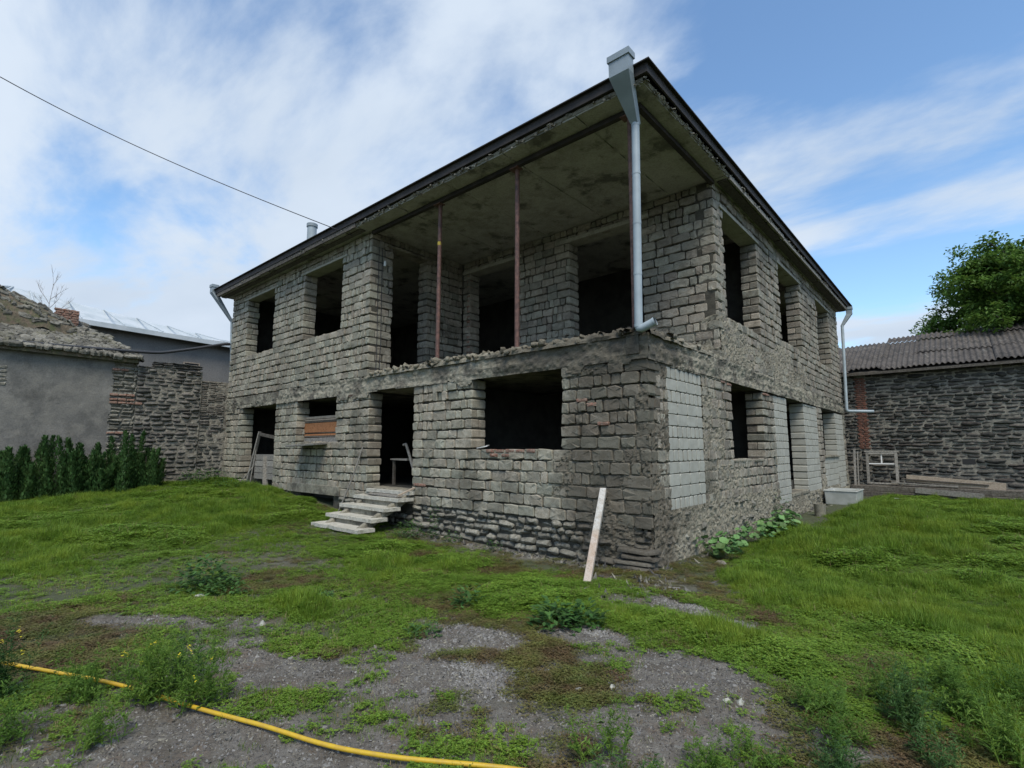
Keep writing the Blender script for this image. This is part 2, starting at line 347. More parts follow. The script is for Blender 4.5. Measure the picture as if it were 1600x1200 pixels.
def free(u0, u1, za, zb, ops):
    segs = [(u0, u1)]
    for (a, b, c, d) in ops:
        if min(zb, d) - max(za, c) > .45 * (zb - za):
            ns = []
            for (p, q) in segs:
                if b <= p or a >= q: ns.append((p, q)); continue
                if a > p: ns.append((p, a))
                if b < q: ns.append((b, q))
            segs = ns
    return segs
def courses(wall, Mx, u0, u1, z0, z1, ch, ops, T=.38, kind='stone_block', mat_=None, ends=(True, True), style='old', blank=(), jt=.014):
    k = 0; za = z0
    while za < z1 - .06:
        zb = min(za + ch, z1); k += 1
        hh = zb - za
        for (p, q) in free(u0, u1, za, zb, list(ops)):
            isopen = lambda e: any(abs(e - o_[0]) < 1e-3 or abs(e - o_[1]) < 1e-3 for o_ in ops)
            u = p; ws = []; head = rng.random() < (.42 if style == 'old' else .0)
            while u < q - .02:
                if style == 'old': w = U(.13, .19) if (head and rng.random() < .8) or rng.random() < .13 else U(.27, .42)
                elif style == 'white': w = .40
                elif style == 'white_v': w = .185
                else: w = U(.2, .26)
                if q - (u + w) < .09: w = q - u
                ws.append((u, w)); u += w
            for i, (a, w) in enumerate(ws):
                cu = a + w / 2; cv = (za + zb) / 2 + (float(fbm(cu * .8, za * 3, 2)) - .5) * .035 * (style == 'old')
                if any(b0 < cu < b1 and b2 < cv < b3 for (b0, b1, b2, b3) in blank): continue
                edgeL = i == 0 and (isopen(p) or (p == u0 and ends[0])); edgeR = i == len(ws) - 1 and (isopen(q) or (q == u1 and ends[1]))
                if style == 'old':
                    jw = U(.012, .027); jh = U(.014, .029); n = rng.normal(.008, .010); jit = U(.004, .009); r = U(.007, .015)
                    hz = hh - jh - (U(0, .03) if rng.random() < .25 else 0)
                else:
                    jw = .01; jh = .012; n = rng.normal(0, .002); jit = .0012; r = .006; hz = hh - jh
                    if style == 'white_v': jw = .03
                rot = rng.normal(0, .016) if style == 'old' else 0
                su = cu + (.012 if edgeR else 0) - (.012 if edgeL else 0)
                if edgeL or edgeR:
                    ww = w - jw + .012
                    if (k + i) % 2 or style != 'old':
                        spec(wall, Mx, su, cv, ww, hz, T, n, kind, r, jit, 0, rot, mat_)
                    else:
                        t1 = T * U(.42, .58)
                        spec(wall, Mx, su, cv, ww, hz, t1 - .01, n, kind, r, jit, 0, rot, mat_)
                        spec(wall, Mx, su, cv, ww, hz - .01, T - t1 - .012, n - t1 - .01, kind, .012, jit, 0, 0, mat_)
                else:
                    spec(wall, Mx, cu, cv, w - jw, hz, .11 if style == 'old' else .08, n, kind, r, jit, 0, rot, mat_)
        za = zb
def rubble(wall, Mx, u0, u1, z0f, z1, kind, w=(.14, .34), h=(.08, .17), gap=.025, d=.13, ops=(), n0=0., mat_=None, soft=.8, jit=.012, dn=.02):
    za = z0f
    while za < z1 - .03:
        hh = U(*h); zb = min(za + hh, z1)
        for (p, q) in free(u0, u1, za, zb, ops):
            u = p
            while u < q - .03:
                ww = min(U(*w), q - u)
                spec(wall, Mx, u + ww / 2, (za + zb) / 2 + rng.normal(0, .012), max(.04, ww - gap * U(.6, 1.6)), max(.035, zb - za - gap * U(.3, 1.0)), d, n0 + rng.normal(0, dn), kind, min(.045, (zb - za) * .36), jit, soft, rng.normal(0, .05), mat_)
                u += ww
        za = zb
def emit_masonry(budget, mats, names):
    protos = {}; cnt = {}
    loose = {}
    for s in sorted(Masonry.all, key=lambda s: -s['sc']):
        root = s['wall'][0]; key = (root, s['kind']); m = s['mat'] or mats[s['kind']]
        if cnt.get(key, 0) < budget.get(key, budget.get(s['kind'], 0)):
            cnt[key] = cnt.get(key, 0) + 1
            qw = max(.05, round(s['w'] / .04) * .04); qh = max(.04, round(s['h'] / .03) * .03); pk = (s['kind'], m.name, round(qw, 2), round(qh, 2), round(s['d'], 1), s['soft'], int(rng.integers(5)))
            if pk not in protos:
                V, F = piece(qw, qh, s['d'], s['r'], s['jit'], s['soft'])
                protos[pk] = (mesh_from(s['kind'], V, F, m, s['soft'] > .7), s['d'])
            me, pd = protos[pk]
            Mx = s['Mx'] @ Matrix.Translation((s['u'], s['v'], s['n'])) @ Matrix.Rotation(s['rot'], 4, 'Z') @ Matrix.Diagonal((s['w'] / qw, s['h'] / qh, s['d'] / pd, 1))
            obj(s['kind'], me, s['wall'][1], Mx)
        else:
            V, F = piece(s['w'], s['h'], s['d'], s['r'], s['jit'], s['soft'])
            c, si = math.cos(s['rot']), math.sin(s['rot']); V = np.c_[V[:, 0] * c - V[:, 1] * si + s['u'], V[:, 0] * si + V[:, 1] * c + s['v'], V[:, 2] + s['n']]
            L_ = loose.setdefault((s['wall'][1].name, s['kind'], m.name), [s['wall'][1], m, [], [], 0, s['soft'] > .7])
            L_[2].append(to_world(s['Mx'], V)); L_[3].append(F + L_[4]); L_[4] += len(V)
    for (wn, kind, mn), (par, m, Vs, Fs, _, sf_) in loose.items():
        o = obj(names.get(kind, kind + 's'), mesh_from(kind, np.vstack(Vs), np.vstack(Fs), m, sf_), par, kind='stuff')
def rough_sheet(name, Mx, u0, u1, v0, v1, step, disp, keep, m, parent, **k):
    us = np.arange(u0, u1 + step * .5, step); vs_ = np.arange(v0, v1 + step * .5, step)
    Ug, Vg = np.meshgrid(us, vs_, indexing='ij'); n = disp(Ug, Vg)
    V = to_world(Mx, np.stack([Ug, Vg, n], -1).reshape(-1, 3)); a, b = Ug.shape; ix = np.arange(a * b).reshape(a, b)
    F = np.stack([ix[:-1, :-1], ix[1:, :-1], ix[1:, 1:], ix[:-1, 1:]], -1).reshape(-1, 4)
    uc = (Ug[:-1, :-1] + step / 2).ravel(); vc = (Vg[:-1, :-1] + step / 2).ravel(); F = F[keep(uc, vc)]
    return obj(name, mesh_from(name, V, F, m, False), parent, **k)
def not_in(ops, pad=0.):
    def f(u, v):
        k = np.ones(u.shape, bool)
        for (a, b, c, d) in ops: k &= ~((u > a - pad) & (u < b + pad) & (v > c - pad) & (v < d + pad))
        return k
    return f
def core(name, Mx, u0, u1, v0, v1, ops, T, m, parent, n0=-.05, ins=.03):
    ops2 = [(a - ins, b + ins, c - ins, d + ins) for (a, b, c, d) in ops]
    us = sorted({u0, u1, *[min(max(x, u0), u1) for o_ in ops2 for x in o_[:2]]}); vs_ = sorted({v0, v1, *[min(max(x, v0), v1) for o_ in ops2 for x in o_[2:]]})
    S = lambda i, j: 0 <= i < len(us) - 1 and 0 <= j < len(vs_) - 1 and not any(a < (us[i] + us[i + 1]) / 2 < b and c < (vs_[j] + vs_[j + 1]) / 2 < d for (a, b, c, d) in ops2)
    V = []; F = []
    def quad(p): b = len(V); V.extend(p); F.append((b, b + 1, b + 2, b + 3))
    A, B = n0, -T + .004
    for i in range(len(us) - 1):
        for j in range(len(vs_) - 1):
            if not S(i, j): continue
            a, b, c, d = us[i], us[i + 1], vs_[j], vs_[j + 1]
            quad([(a, c, A), (b, c, A), (b, d, A), (a, d, A)]); quad([(a, d, B), (b, d, B), (b, c, B), (a, c, B)])
            if not S(i - 1, j): quad([(a, c, B), (a, c, A), (a, d, A), (a, d, B)])
            if not S(i + 1, j): quad([(b, c, A), (b, c, B), (b, d, B), (b, d, A)])
            if not S(i, j - 1): quad([(a, c, B), (b, c, B), (b, c, A), (a, c, A)])
            if not S(i, j + 1): quad([(a, d, A), (b, d, A), (b, d, B), (a, d, B)])
    return obj(name, mesh_from(name, to_world(Mx, V), F, m), parent)

# ---------------------------------------------------------------- the house
house = empty('unfinished_house', (0, 0, 0), label='large unfinished two-storey house of grey stone blocks with an open corner veranda', cat='house')
T = .38
FF, FR, FB = frame_front(0), frame_right(0), frame_front(3.2); FS = frame_right(-7.54)
ZC = 7.27
opsF = [(-15.0, -12.45, .45, 3.2), (-11.1, -8.93, 1.9, 3.1), (-7.42, -5.66, .8, 3.1), (-3.82, -1.61, 1.7, 3.1), (-10.75, -9.0, .1, .5),
        (-15.07, -12.97, 4.9, 6.9), (-11.0, -8.88, 4.9, 6.9)]
opsR = [(3.67, 5.82, 1.47, 3.04), (8.0, 9.95, .55, 3.04), (12.45, 14.72, 1.47, 3.0), (3.72, 6.05, 4.45, 6.79), (8.02, 10.35, 4.645, 6.79), (12.75, 14.8, 4.645, 6.79)]
opsB = [(-7.2, -5.4, 3.5, 6.9), (-3.62, -1.62, 3.5, 6.9)]
opsS = [(.66, 1.84, 3.5, 7.0)]
def smearF(u, v):
    s = .45 * sm(u, -4.5, -.6) * (1 - sm(v, 2.3, 3.3) * .3) + .35 * np.exp(-((v - 1.2) / .6) ** 2) * sm(u, -4.2, -2) + .25 * (v < 3.5) * np.exp(-((v - 3.0) / .2) ** 2)
    return np.clip(s + (fbm(u * 1.3, v * 1.5, 4, 2) - .5) * 1.15, 0, 1)
def smearR(u, v):
    s = .55 * (1 - sm(u, 3, 6)) * (v < 3.1) + .8 * np.exp(-((v - 3.75) / .45) ** 2) * (1 - sm(u, 8, 15)) + .4 * (v > 3) * (1 - sm(u, 9, 14)) * (1 - sm(v, 4.4, 5.2)) + .7 * (v < .8) + .22 * (v < 1.4)
    return np.clip(s + (fbm(u * 1.3, v * 1.5, 4, 6) - .5) * 1.1, 0, 1)
def mortar_disp(sf, seed):
    def f(u, v):
        s = sf(u, v); hi = fbm(u * 15, v * 15, 2, seed) * .5 + fbm(u * 42, v * 42, 2, seed + 2) * .5
        return -.055 + .065 * sm(s, .34, .80) + (hi - .5) * (.025 + .075 * sm(s, .3, .8))
    return f
# front wall
w_front = core('front_wall', FF, -16.4, -7.54, -.4, ZC, opsF, T, M_joint, house)
core_low = core('front_wall_core', FF, -7.54, 0 - .05, -.4, 3.12, opsF, T, M_joint, w_front)
WF = ('house', w_front)
rough_sheet('mortar', FF, -16.38, -.0, -.3, ZC, .03, mortar_disp(smearF, 1), lambda u, v: not_in(opsF, .02)(u, v) & ((u < -7.56) | (v < 3.14)), M_mortar, w_front)
slab_zone = (-12.4, 0, 3.1, 3.5)
courses(WF, FF, -12.45, 0, .5, 3.1, .2, opsF, T, ends=(False, True))
courses(WF, FF, -16.4, -15.0, .5, 3.1, .2, [(-15.0, -12.4, .45, 3.2)], T, ends=(True, True))
courses(WF, FF, -16.4, -7.54, 3.5, ZC, .2, opsF, T, ends=(True, True), blank=[(-15.2, -12.8, 6.9, 7.02), (-11.2, -8.7, 6.9, 7.02)])
rubble(WF, FF, -16.4, -12.5, 0, .5, 'rubble_stone')
rubble(WF, FF, -12.4, -0.02, -.25, .5, 'rubble_stone', ops=[(-11.45, -8.6, .0, .76), (-7.42, -5.66, .3, 1)], w=(.15, .4), h=(.09, .19), n0=.015, dn=.03)
# side wall
w_side = core('side_wall', FR, .05, 16.6, -.4, 3.12, opsR, T, M_joint, house)
WR = ('house', w_side)
w_side_u = core('side_wall_core', FR, 3.2, 16.6, 3.12, ZC, opsR, T, M_joint, w_side)
panels = [(.64, 2.11, .72, 3.04), (6.8, 8.0, .35, 3.04), (9.95, 11.7, .45, 3.04), (14.72, 16.2, .3, 3.0), (12.45, 14.72, .45, 1.42)]
rough_sheet('mortar', FR, .02, 16.6, -.3, ZC, .03, mortar_disp(smearR, 5), lambda u, v: not_in(opsR, .02)(u, v) & not_in(panels, -.02)(u, v) & ((u > 3.22) | (v < 3.14)), M_mortar, w_side)
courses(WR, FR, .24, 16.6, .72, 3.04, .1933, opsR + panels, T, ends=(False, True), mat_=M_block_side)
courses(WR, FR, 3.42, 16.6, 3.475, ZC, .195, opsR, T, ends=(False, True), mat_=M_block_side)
rubble(WR, FR, .05, 16.6, -.3, .70, 'rubble_stone', n0=-.005, ops=[(6.8, 8, .35, 1), (8, 9.95, .5, 1), (9.95, 16.6, .45, 1)], dn=.03)
for (p0, p1, q0, q1), seed in zip(panels, range(5)):
    z = q0; k = seed
    while z < q1 - .05:
        h = min(.193, q1 - z)
        st = 'white_v' if k % 11 in (0, 4, 6, 9) and seed < 3 else 'white'
        courses(WR, FR, p0, p1, z, z + h, h, [o_ for o_ in opsR if o_[0] in (p1,) or o_[1] == p0], T, kind='white_block', style=st, ends=(False, False)); z += h; k += 1
        if st == 'white': Masonry.all[-1]['w'] *= 1
# veranda walls
w_back = core('veranda_back_wall', FB, -7.2 - .34, 0 - .05, 3.12, ZC, opsB, T, M_joint, house); WB = ('house', w_back)
rough_sheet('mortar', FB, -7.5, -.02, 3.5, ZC, .05, mortar_disp(lambda u, v: np.clip(.25 + .5 * (v < 4.4) + (fbm(u * 1.3, v * 1.5, 4, 8) - .5), 0, 1), 8), not_in(opsB, .02), M_mortar, w_back)
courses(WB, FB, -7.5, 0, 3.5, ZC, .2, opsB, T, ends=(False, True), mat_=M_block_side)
w_vs = core('veranda_side_wall', FS, .05, 3.2, 3.12, ZC, opsS, T, M_joint, house); WS = ('house', w_vs)
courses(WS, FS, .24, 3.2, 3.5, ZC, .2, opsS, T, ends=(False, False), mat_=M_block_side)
# thin red bricks beside the veranda openings
for k in range(44):
    z = 3.52 + k * .077
    if z < 6.85:
        spec(WB, FB, -5.33, z, .14, .062, .2, .012, 'red_brick', .008, .003, .3)
        if k % 2: spec(WB, FB, -7.27, z, .13, .062, .12, .012, 'red_brick', .008, .003, .3)
for (u, v) in [(-8.3, 3.06), (-8.1, 3.06), (-7.7, 3.06), (-3.3, 1.66), (-3.05, 1.66), (-2.8, 1.66), (-2.55, 1.66), (-2.3, 1.66), (-3.2, 1.58), (-2.9, 1.58), (-1.2, 2.5), (-1.0, 2.42), (-.8, 2.1), (-5.5, .93), (-5.3, .93)]:
    spec(WF, FF, u, v, .2, .06, .1, .02, 'red_brick', .008, .004, .3)
for (u, v) in [(3.55, 3.0), (3.2, 3.02), (6.0, 3.0), (6.25, 3.0)]: spec(WR, FR, u, v, .24, .05, .2, .03, 'red_brick', .008, .004, .3)
# rear and left walls close the rooms; partitions added to block light between windows
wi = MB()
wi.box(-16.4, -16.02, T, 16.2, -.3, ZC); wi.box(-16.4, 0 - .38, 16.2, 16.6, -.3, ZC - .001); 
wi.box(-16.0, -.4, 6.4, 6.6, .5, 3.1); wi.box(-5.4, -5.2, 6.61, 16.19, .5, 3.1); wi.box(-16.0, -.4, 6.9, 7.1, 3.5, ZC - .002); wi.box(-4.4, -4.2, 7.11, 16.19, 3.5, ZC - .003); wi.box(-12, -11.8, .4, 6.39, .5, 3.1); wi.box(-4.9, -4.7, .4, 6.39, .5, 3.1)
M_in = mat('shade_toned_interior', (.06, .058, .05), ((.035, .034, .03),), bump=.3)  # near-black colour puts the rooms' shade into walls and floor
wi.build('rear_and_blocker_wall', M_in, house)
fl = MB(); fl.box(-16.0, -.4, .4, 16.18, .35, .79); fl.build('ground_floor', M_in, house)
# floor slab: exposed edge band
slab = MB(); slab.box(-16.0, -.06, .06, 16.5, 3.13, 3.46); slab_o = slab.build('floor_slab', M_conc, house)
def keepband(u, v):
    e = fbm(u * 2.2, v * 0 + 3, 3, 4)
    low = 3.085 - .05 * (e - .5) - .12 * sm(e, .5, .62) * not_in(opsF, -.05)(u, u * 0 + 2.0); hi = 3.5 + .05 * (fbm(u * 3, v * 0 + 9, 3) - .5) * 2
    return (v > low) & (v < hi) & ~((u < -12.45) & (v > 3.46)) 
rough_sheet('slab_edge', FF, -16.4, .03, 2.96, 3.58, .03, lambda u, v: .03 + .06 * (fbm(u * 1.2, v * 5, 4, 11) - .5) + .05 * (fbm(u * 12, v * 16, 3) - .5) + .05 * (fbm(u * .5, v * 9, 2, 3) - .5) - .03 * sm(v, 3.46, 3.56), keepband, M_conc, slab_o)
rough_sheet('slab_edge', FR, -.03, 16.6, 3.0, 3.52, .03, lambda u, v: .03 + .06 * (fbm(u * 1.2, v * 5, 4, 13) - .5) + .06 * (fbm(u * 12, v * 16, 3, 5) - .5) + .05 * (fbm(u * .5, v * 9, 2, 7) - .5), lambda u, v: (v > 3.06 - .04 * (fbm(u * 2, u * 0 + 1, 3) - .5)) & (v < 3.47 + .06 * (fbm(u * 2.2, u * 0, 3, 2) - .5)), M_conc, slab_o)
us = np.arange(-7.54, .06, .05); rows = []
# crumbly mortar lip along the veranda floor edge
def lip(name, pts_fn, n, w, h, seed, par, m):
    V = []; k = 9
    for i in range(n):
        c, side, up = pts_fn(i)
        for j in range(k):
            a = math.pi * j / (k - 1) * 1.0; rr = 1 + .9 * (float(fbm(i * .23, j * .6, 4, seed)) - .5)
            V.append(c + side * (math.cos(a) * w * rr) + up * (math.sin(a) * h * rr))
    ix = np.arange(n * k).reshape(n, k); F = np.stack([ix[:-1, :-1], ix[1:, :-1], ix[1:, 1:], ix[:-1, 1:]], -1).reshape(-1, 4)
    return obj(name, mesh_from(name, np.array([tuple(v) for v in V]), F, m), par)
lip('mortar_lip', lambda i: (Vector((-7.5 + i * .04, .06, 3.45)), Vector((0, -1, 0)), Vector((0, 0, 1))), 188, .13, .13, 3, slab_o, M_mortar)
lip('mortar_lip', lambda i: (Vector((-.06, 0 + i * .04, 3.45)), Vector((1, 0, 0)), Vector((0, 0, 1))), 82, .12, .12, 8, slab_o, M_mortar)
for i in range(150):
    V, F = piece(U(.06, .22), U(.05, .12), .1, .02, .012, .9); c = (U(-7.3, .02), U(-.04, .1), 3.52 + U(0, .05)) if i < 110 else (U(-.05, .04), U(.0, 3.1), 3.5 + U(0, .06))
    if i == 0: VV, FFc, nb = [], [], 0
    q = Matrix.Rotation(U(0, 3), 3, 'Z') @ Matrix.Rotation(U(-.6, .6) + math.pi / 2, 3, 'X'); VV.append(V @ np.array(q).T + c); FFc.append(F + nb); nb += len(V)
obj('loose_mortar_lumps', mesh_from('lumps', np.vstack(VV), np.vstack(FFc), M_mortar, True), slab_o, kind='stuff')
# concrete lintels
M_lint = mat('pale_lintel_concrete', (.38, .36, .29), ((.30, .285, .23),), scale=4, bump=.4, bscale=25)
lt = MB(); lt.box(-11.45, -8.6, -.03, .12, .5, .745, .004); lt.build('lintel', M_conc, w_front, bevel=.01)
lt = MB(); lt.box(-16.36, -12.4, -.035, .30, 3.2, 3.44, .004); lt.build('lintel', M_conc, w_front, bevel=.01)
for (a, b) in ((-15.3, -12.75), (-11.25, -8.68)):
    lt = MB(); lt.box(a, b, -.03, T - .01, 6.9, 6.97, .003); lt.build('lintel', M_lint, w_front, bevel=.006)
    for k in range(int((b - a) / .105)): spec(WF, FF, a + .05 + k * .105, 7.035, .085, .11, .1, .01, 'stone_block', .014, .004, .2)
for (a, b) in ((3.5, 6.2), (7.85, 10.5), (12.6, 15)):
    lt = MB(); lt.box(-T + .01, .045, a, b, 6.79, 6.86, .003); lt.build('lintel', M_lint, w_side, bevel=.006)
for (a, b) in ((-7.5, -5.2), (-3.85, -1.45)):
    lt = MB(); lt.box(a, b, 3.16, 3.2 + T - .01, 6.9, 7.0, .003); lt.build('lintel', M_lint, w_back, bevel=.006)
lt = MB(); lt.box(-7.54 - T, -7.5, .45, 2.2, 7.0, 7.07, .003); lt.build('lintel', M_conc, w_vs, bevel=.006)
# door threshold and window sills
th = MB(); th.box(-7.38, -5.7, -.05, .42, .70, .80, .01); th.build('threshold', M_conc, w_front, bevel=.015)
th = MB(); th.box(-.38, .03, 8.03, 9.93, .45, .55, .01); th.build('threshold', M_conc, w_side, bevel=.015)
th = MB(); th.box(-.36, .05, 12.4, 14.9, 1.42, 1.475, .006); th.build('window_sill', M_conc, w_side, bevel=.01)
th = MB(); th.box(-.36, .02, 3.68, 5.8, 1.42, 1.475, .008); th.build('window_sill', M_mortar, w_side, bevel=.015)
# ceiling: precast panels with open joints, running back from the eave
ceil = MB(); ceil.box(-16.75, .28, -.38, 17.1, ZC + .075, ZC + .12); ceil_o = ceil.build('ceiling_slab', M_ceil, house)
xs = [-16.78, -15.2, -13.6, -11.95, -10.3, -9.25, -7.6, -5.95, -4.3, -2.62, -.95, .30]
for a, b in zip(xs[:-1], xs[1:]):
    p = MB(); ya = -.42; 
    V = []; 
    p.box(a + .012, b - .012, ya, 3.19, ZC + U(0, .012), ZC + .074); p.build('ceiling_panel', M_ceil, ceil_o)
p = MB(); p.box(-16.78, .30, 3.21, 17.15, ZC + .004, ZC + .073); p.build('ceiling_panel', M_ceil, ceil_o)
# flakes and ridges of spilled concrete along the joints
nb = 0; VV, FFc = [], []
for a in xs[1:-1]:
    for k in range(26):
        V, F = piece(U(.04, .22), U(.015, .05), .02, .01, .008, .8); ang = math.pi / 2 + U(-.3, .3)
        q = Matrix.Rotation(math.pi, 3, 'X') @ Matrix.Rotation(ang, 3, 'Z'); VV.append(V @ np.array(q).T + (a + U(-.03, .03), U(-.35, 3.1), ZC - .004)); FFc.append(F + nb); nb += len(V)
obj('joint_spill', mesh_from('joint_spill', np.vstack(VV), np.vstack(FFc), M_ceil, False), ceil_o, kind='stuff')
M_lip = mat('broken_concrete_edge', (.29, .27, .215), ((.19, .175, .14),), scale=9, bump=.7, bscale=28, island=.2)
lip('broken_slab_edge', lambda i: (Vector((-16.8 + i * .05, -.40, ZC + .06)), Vector((0, 0, -1)), Vector((0, -1, 0))), 343, .045, .045, 21, ceil_o, M_lip)
lip('broken_slab_edge', lambda i: (Vector((.28, -.42 + i * .05, ZC + .06)), Vector((0, 0, -1)), Vector((1, 0, 0))), 352, .045, .045, 25, ceil_o, M_lip)
nb = 0; VV, FFc = [], []
for k in range(500):
    V, F = piece(U(.02, .08), U(.015, .045), .03, .012, .01, .6); q = Matrix.Rotation(U(0, 6), 3, 'Z') @ Matrix.Rotation(U(0, 3), 3, 'X')
    c = (U(-16.7, .3), -.45 + U(-.02, .03), ZC + U(.0, .08)) if k < 250 else (.33 + U(-.03, .02), U(-.45, 17), ZC + U(.0, .08)); VV.append(V @ np.array(q).T + c); FFc.append(F + nb); nb += len(V)
obj('edge_crumbs', mesh_from('edge_crumbs', np.vstack(VV), np.vstack(FFc), M_lip), ceil_o, kind='stuff')
# steel edge beam under the ceiling
bm_ = MB(); bm_.box(-7.5, .05, -.04, .05, ZC - .09, ZC - .003); bm_.build('steel_beam', M_fascia, house)
bm_ = MB(); bm_.box(-.04, .05, .052, 3.2, ZC - .09, ZC - .003); bm_.build('steel_beam', M_fascia, house)
# roof: low hipped metal sheets with dark fascia
rf = MB(); E0, E1, F0, F1 = -16.85, .40, -.50, 17.5; ZR = ZC + .27
rf.box(E0, E1, F0, F0 + .03, ZC + .10, ZR); rf.box(E1 - .03, E1, F0 + .031, F1, ZC + .10, ZR); rf.box(E0, E0 + .03, F0 + .031, F1, ZC + .10, ZR); rf.box(E0 + .031, E1 - .031, F1 - .03, F1, ZC + .10, ZR)
roof = rf.build('roof', M_fascia, house)
rt = MB(); a = .06; hz = 1.5; V = [(E0 - a, F0 - a, ZR), (E1 + a, F0 - a, ZR), (E1 + a, F1 + a, ZR), (E0 - a, F1 + a, ZR), (-8.2, 8.2, ZR + hz), (-8.2, 9, ZR + hz)]
rt.add(V + [(x, y, z - .02) for (x, y, z) in V], [(0, 1, 4), (1, 2, 5, 4), (2, 3, 5), (3, 0, 4, 5), (1, 0, 6, 7), (2, 1, 7, 8), (3, 2, 8, 9), (0, 3, 9, 6), (6, 10, 7), (7, 10, 11, 8), (8, 11, 9), (9, 11, 10, 6)])
rt.build('roof_sheet', M_fascia, roof)
so = MB()
so.box(E0 + .04, E1 - .04, F0 + .04, -.385, ZC + .125, ZC + .14); so.build('soffit_board', M_wood_d, roof)
for k, (x0, x1) in enumerate([(-16.7, -13.2), (-13.15, -10.2), (-10.15, -7.6)]):
    so = MB(); so.beam((x0, -.47, ZC + .03 + .01 * k), (x1, -.46, ZC + .035), .03, .12, nseg=3); so.build('eave_board', M_wood_d, roof)
    so = MB(); so.beam((x0, -.25, ZC - .02), (x1, -.24, ZC - .018), .16, .025); so.build('eave_board', M_wood_d, roof)
for k, (y0, y1) in enumerate([(3.3, 7.4), (7.5, 12), (12.1, 17)]):
    so = MB(); so.beam((.33, y0, ZC + .0), (.34, y1, ZC + .01), .03, .1, nseg=3); so.build('eave_board', M_wood_g, roof)
    so = MB(); so.beam((.17, y0, ZC - .02), (.17, y1, ZC - .025), .2, .025); so.build('eave_board', M_wood_d, roof)
# posts
for (x, y, yel) in ((-4.97, .06, True), (-2.68, .06, False), (-.22, .06, False)):
    p = MB(); p.tube([(x + .02, y, ZC - .09), (x, y, 3.40)], .045, 12); po = p.build('veranda_post', M_rust, house, smooth=True)
    if yel: q = MB(); q.tube([(x + .012, y, 6.22), (x + .012, y, 6.30)], .048, 12); q.build('paint_mark', M_yel, po, smooth=True)
    p = MB(); p.box(x - .11, x + .11, y - .11, y + .06, ZC - .11, ZC - .092); p.build('post_plate', M_rust, po)
p = MB(); p.box(-.31, -.10, -.07, -.01, 3.16, 3.50, .004); p.build('post_foot', M_joint, house)
# downpipes
def downpipe(par, hx, top, bottom, out_, head=True, r=.063, hw=(.34, .16, .17), lab=None):
    pp = MB(); pts = [Vector(top), Vector(bottom)]
    b = Vector(bottom); o_ = Vector(out_); d = (o_ - b).normalized()
    pts2 = [Vector(top), b + Vector((0, 0, .07)), b + Vector((0, 0, .025)) + d * .012, b + d * .05, b + d * .09, o_]
    pp.tube(pts2, r, 18, cap=False); pipe = pp.build('downpipe', M_galv, par, smooth=True, label=lab)
    q = MB(); q.tube([o_ - d * .01, o_ - d * .012], r * .93, 16); q.build('pipe_mouth', M_dark_hole, pipe)
    q = MB(); q.tube([o_ - d * .03, o_ + d * .003], [r * 1.06] * 2, 18, cap=False); q.build('pipe_collar', M_galv, pipe, smooth=True)
    Lz = (Vector(top) - b).length; nseg = 4
    for k in range(nseg + 1):
        c = b.lerp(Vector(top), (k + .08) / (nseg + .1)); dd = (Vector(top) - b).normalized()
        q = MB(); q.tube([c - dd * .02, c + dd * .02], r * 1.07, 18, cap=False); q.build('pipe_collar', M_galv, pipe, smooth=True)
    if head:
        hx_, hy_, hz_ = hx; w, dp, hh = hw; t = Vector(top)
        h = MB()
        def ring(cx, cy, cz, a, b_): return [(cx - a, cy - b_, cz), (cx + a, cy - b_, cz), (cx + a, cy + b_, cz), (cx - a, cy + b_, cz)]
        lv = [ring(hx_, hy_, hz_ + hh, w / 2 + .02, dp / 2 + .02), ring(hx_, hy_, hz_ + hh - .1, w / 2 + .02, dp / 2 + .02), ring(hx_, hy_, hz_ + hh - .1, w / 2, dp / 2), ring(hx_, hy_, hz_ - .18, w / 2, dp / 2), ring(t.x, t.y, t.z, r * .95, r * .95)]
        V = [v for l_ in lv for v in l_]; F = [(3, 2, 1, 0)[::-1]]
        for i in range(4):
            for k in range(4): F.append((i * 4 + (k + 1) % 4, i * 4 + k, i * 4 + 4 + k, i * 4 + 4 + (k + 1) % 4))
        h.add(V, F); h.build('rainwater_head', M_galv_d, pipe)
    return pipe
downpipe(house, (.03, -.62, 7.58), (-.0, -.14, 6.86), (-.055, -.14, 3.50), (.21, -.12, 3.60))
downpipe(house, (.42, 16.9, 7.25), (.17, 16.75, 6.6), (.17, 16.2, 3.15), (.95, 16.75, 3.13), r=.055, hw=(.2, .16, .1))
downpipe(house, (-17.0, -.5, 7.62), (-16.47, .0, 6.35), (-16.47, .10, 4.3), (-16.6, .3, 4.2), r=.05, hw=(.24, .2, .12))
# vent pipe on the roof
v = MB(); v.tube([(-11.74, .5, 7.7), (-11.74, .5, 8.80)], .145, 20); vp = v.build('vent_pipe', M_galv, house, smooth=True)
v = MB(); v.tube([(-11.74, .5, 8.78), (-11.74, .5, 8.88)], [.17, .17], 20); v.build('vent_cap', M_galv_d, vp, smooth=True)
# lamp and hanging cable on the veranda pillar
v = MB(); v.tube([(-7.47, .36, 6.42), (-7.46, .36, 6.50), (-7.46, .36, 6.56)], [.032, .035, .02], 12); lb = v.build('light_bulb', M_white_p, house, smooth=True)
v = MB(); v.tube([(-7.50, .30, 6.9), (-7.50, .31, 5.6), (-7.50, .33, 4.4), (-7.5, .3, 3.5)], .009, 5); v.build('pillar_cable', M_wire, house)
v = MB(); v.tube([(-7.50, .2, 6.9), (-7.5, .2, 5.6), (-7.49, .21, 4.4), (-7.49, .2, 3.5)], .008, 5); v.build('pillar_cable', M_wire, house)
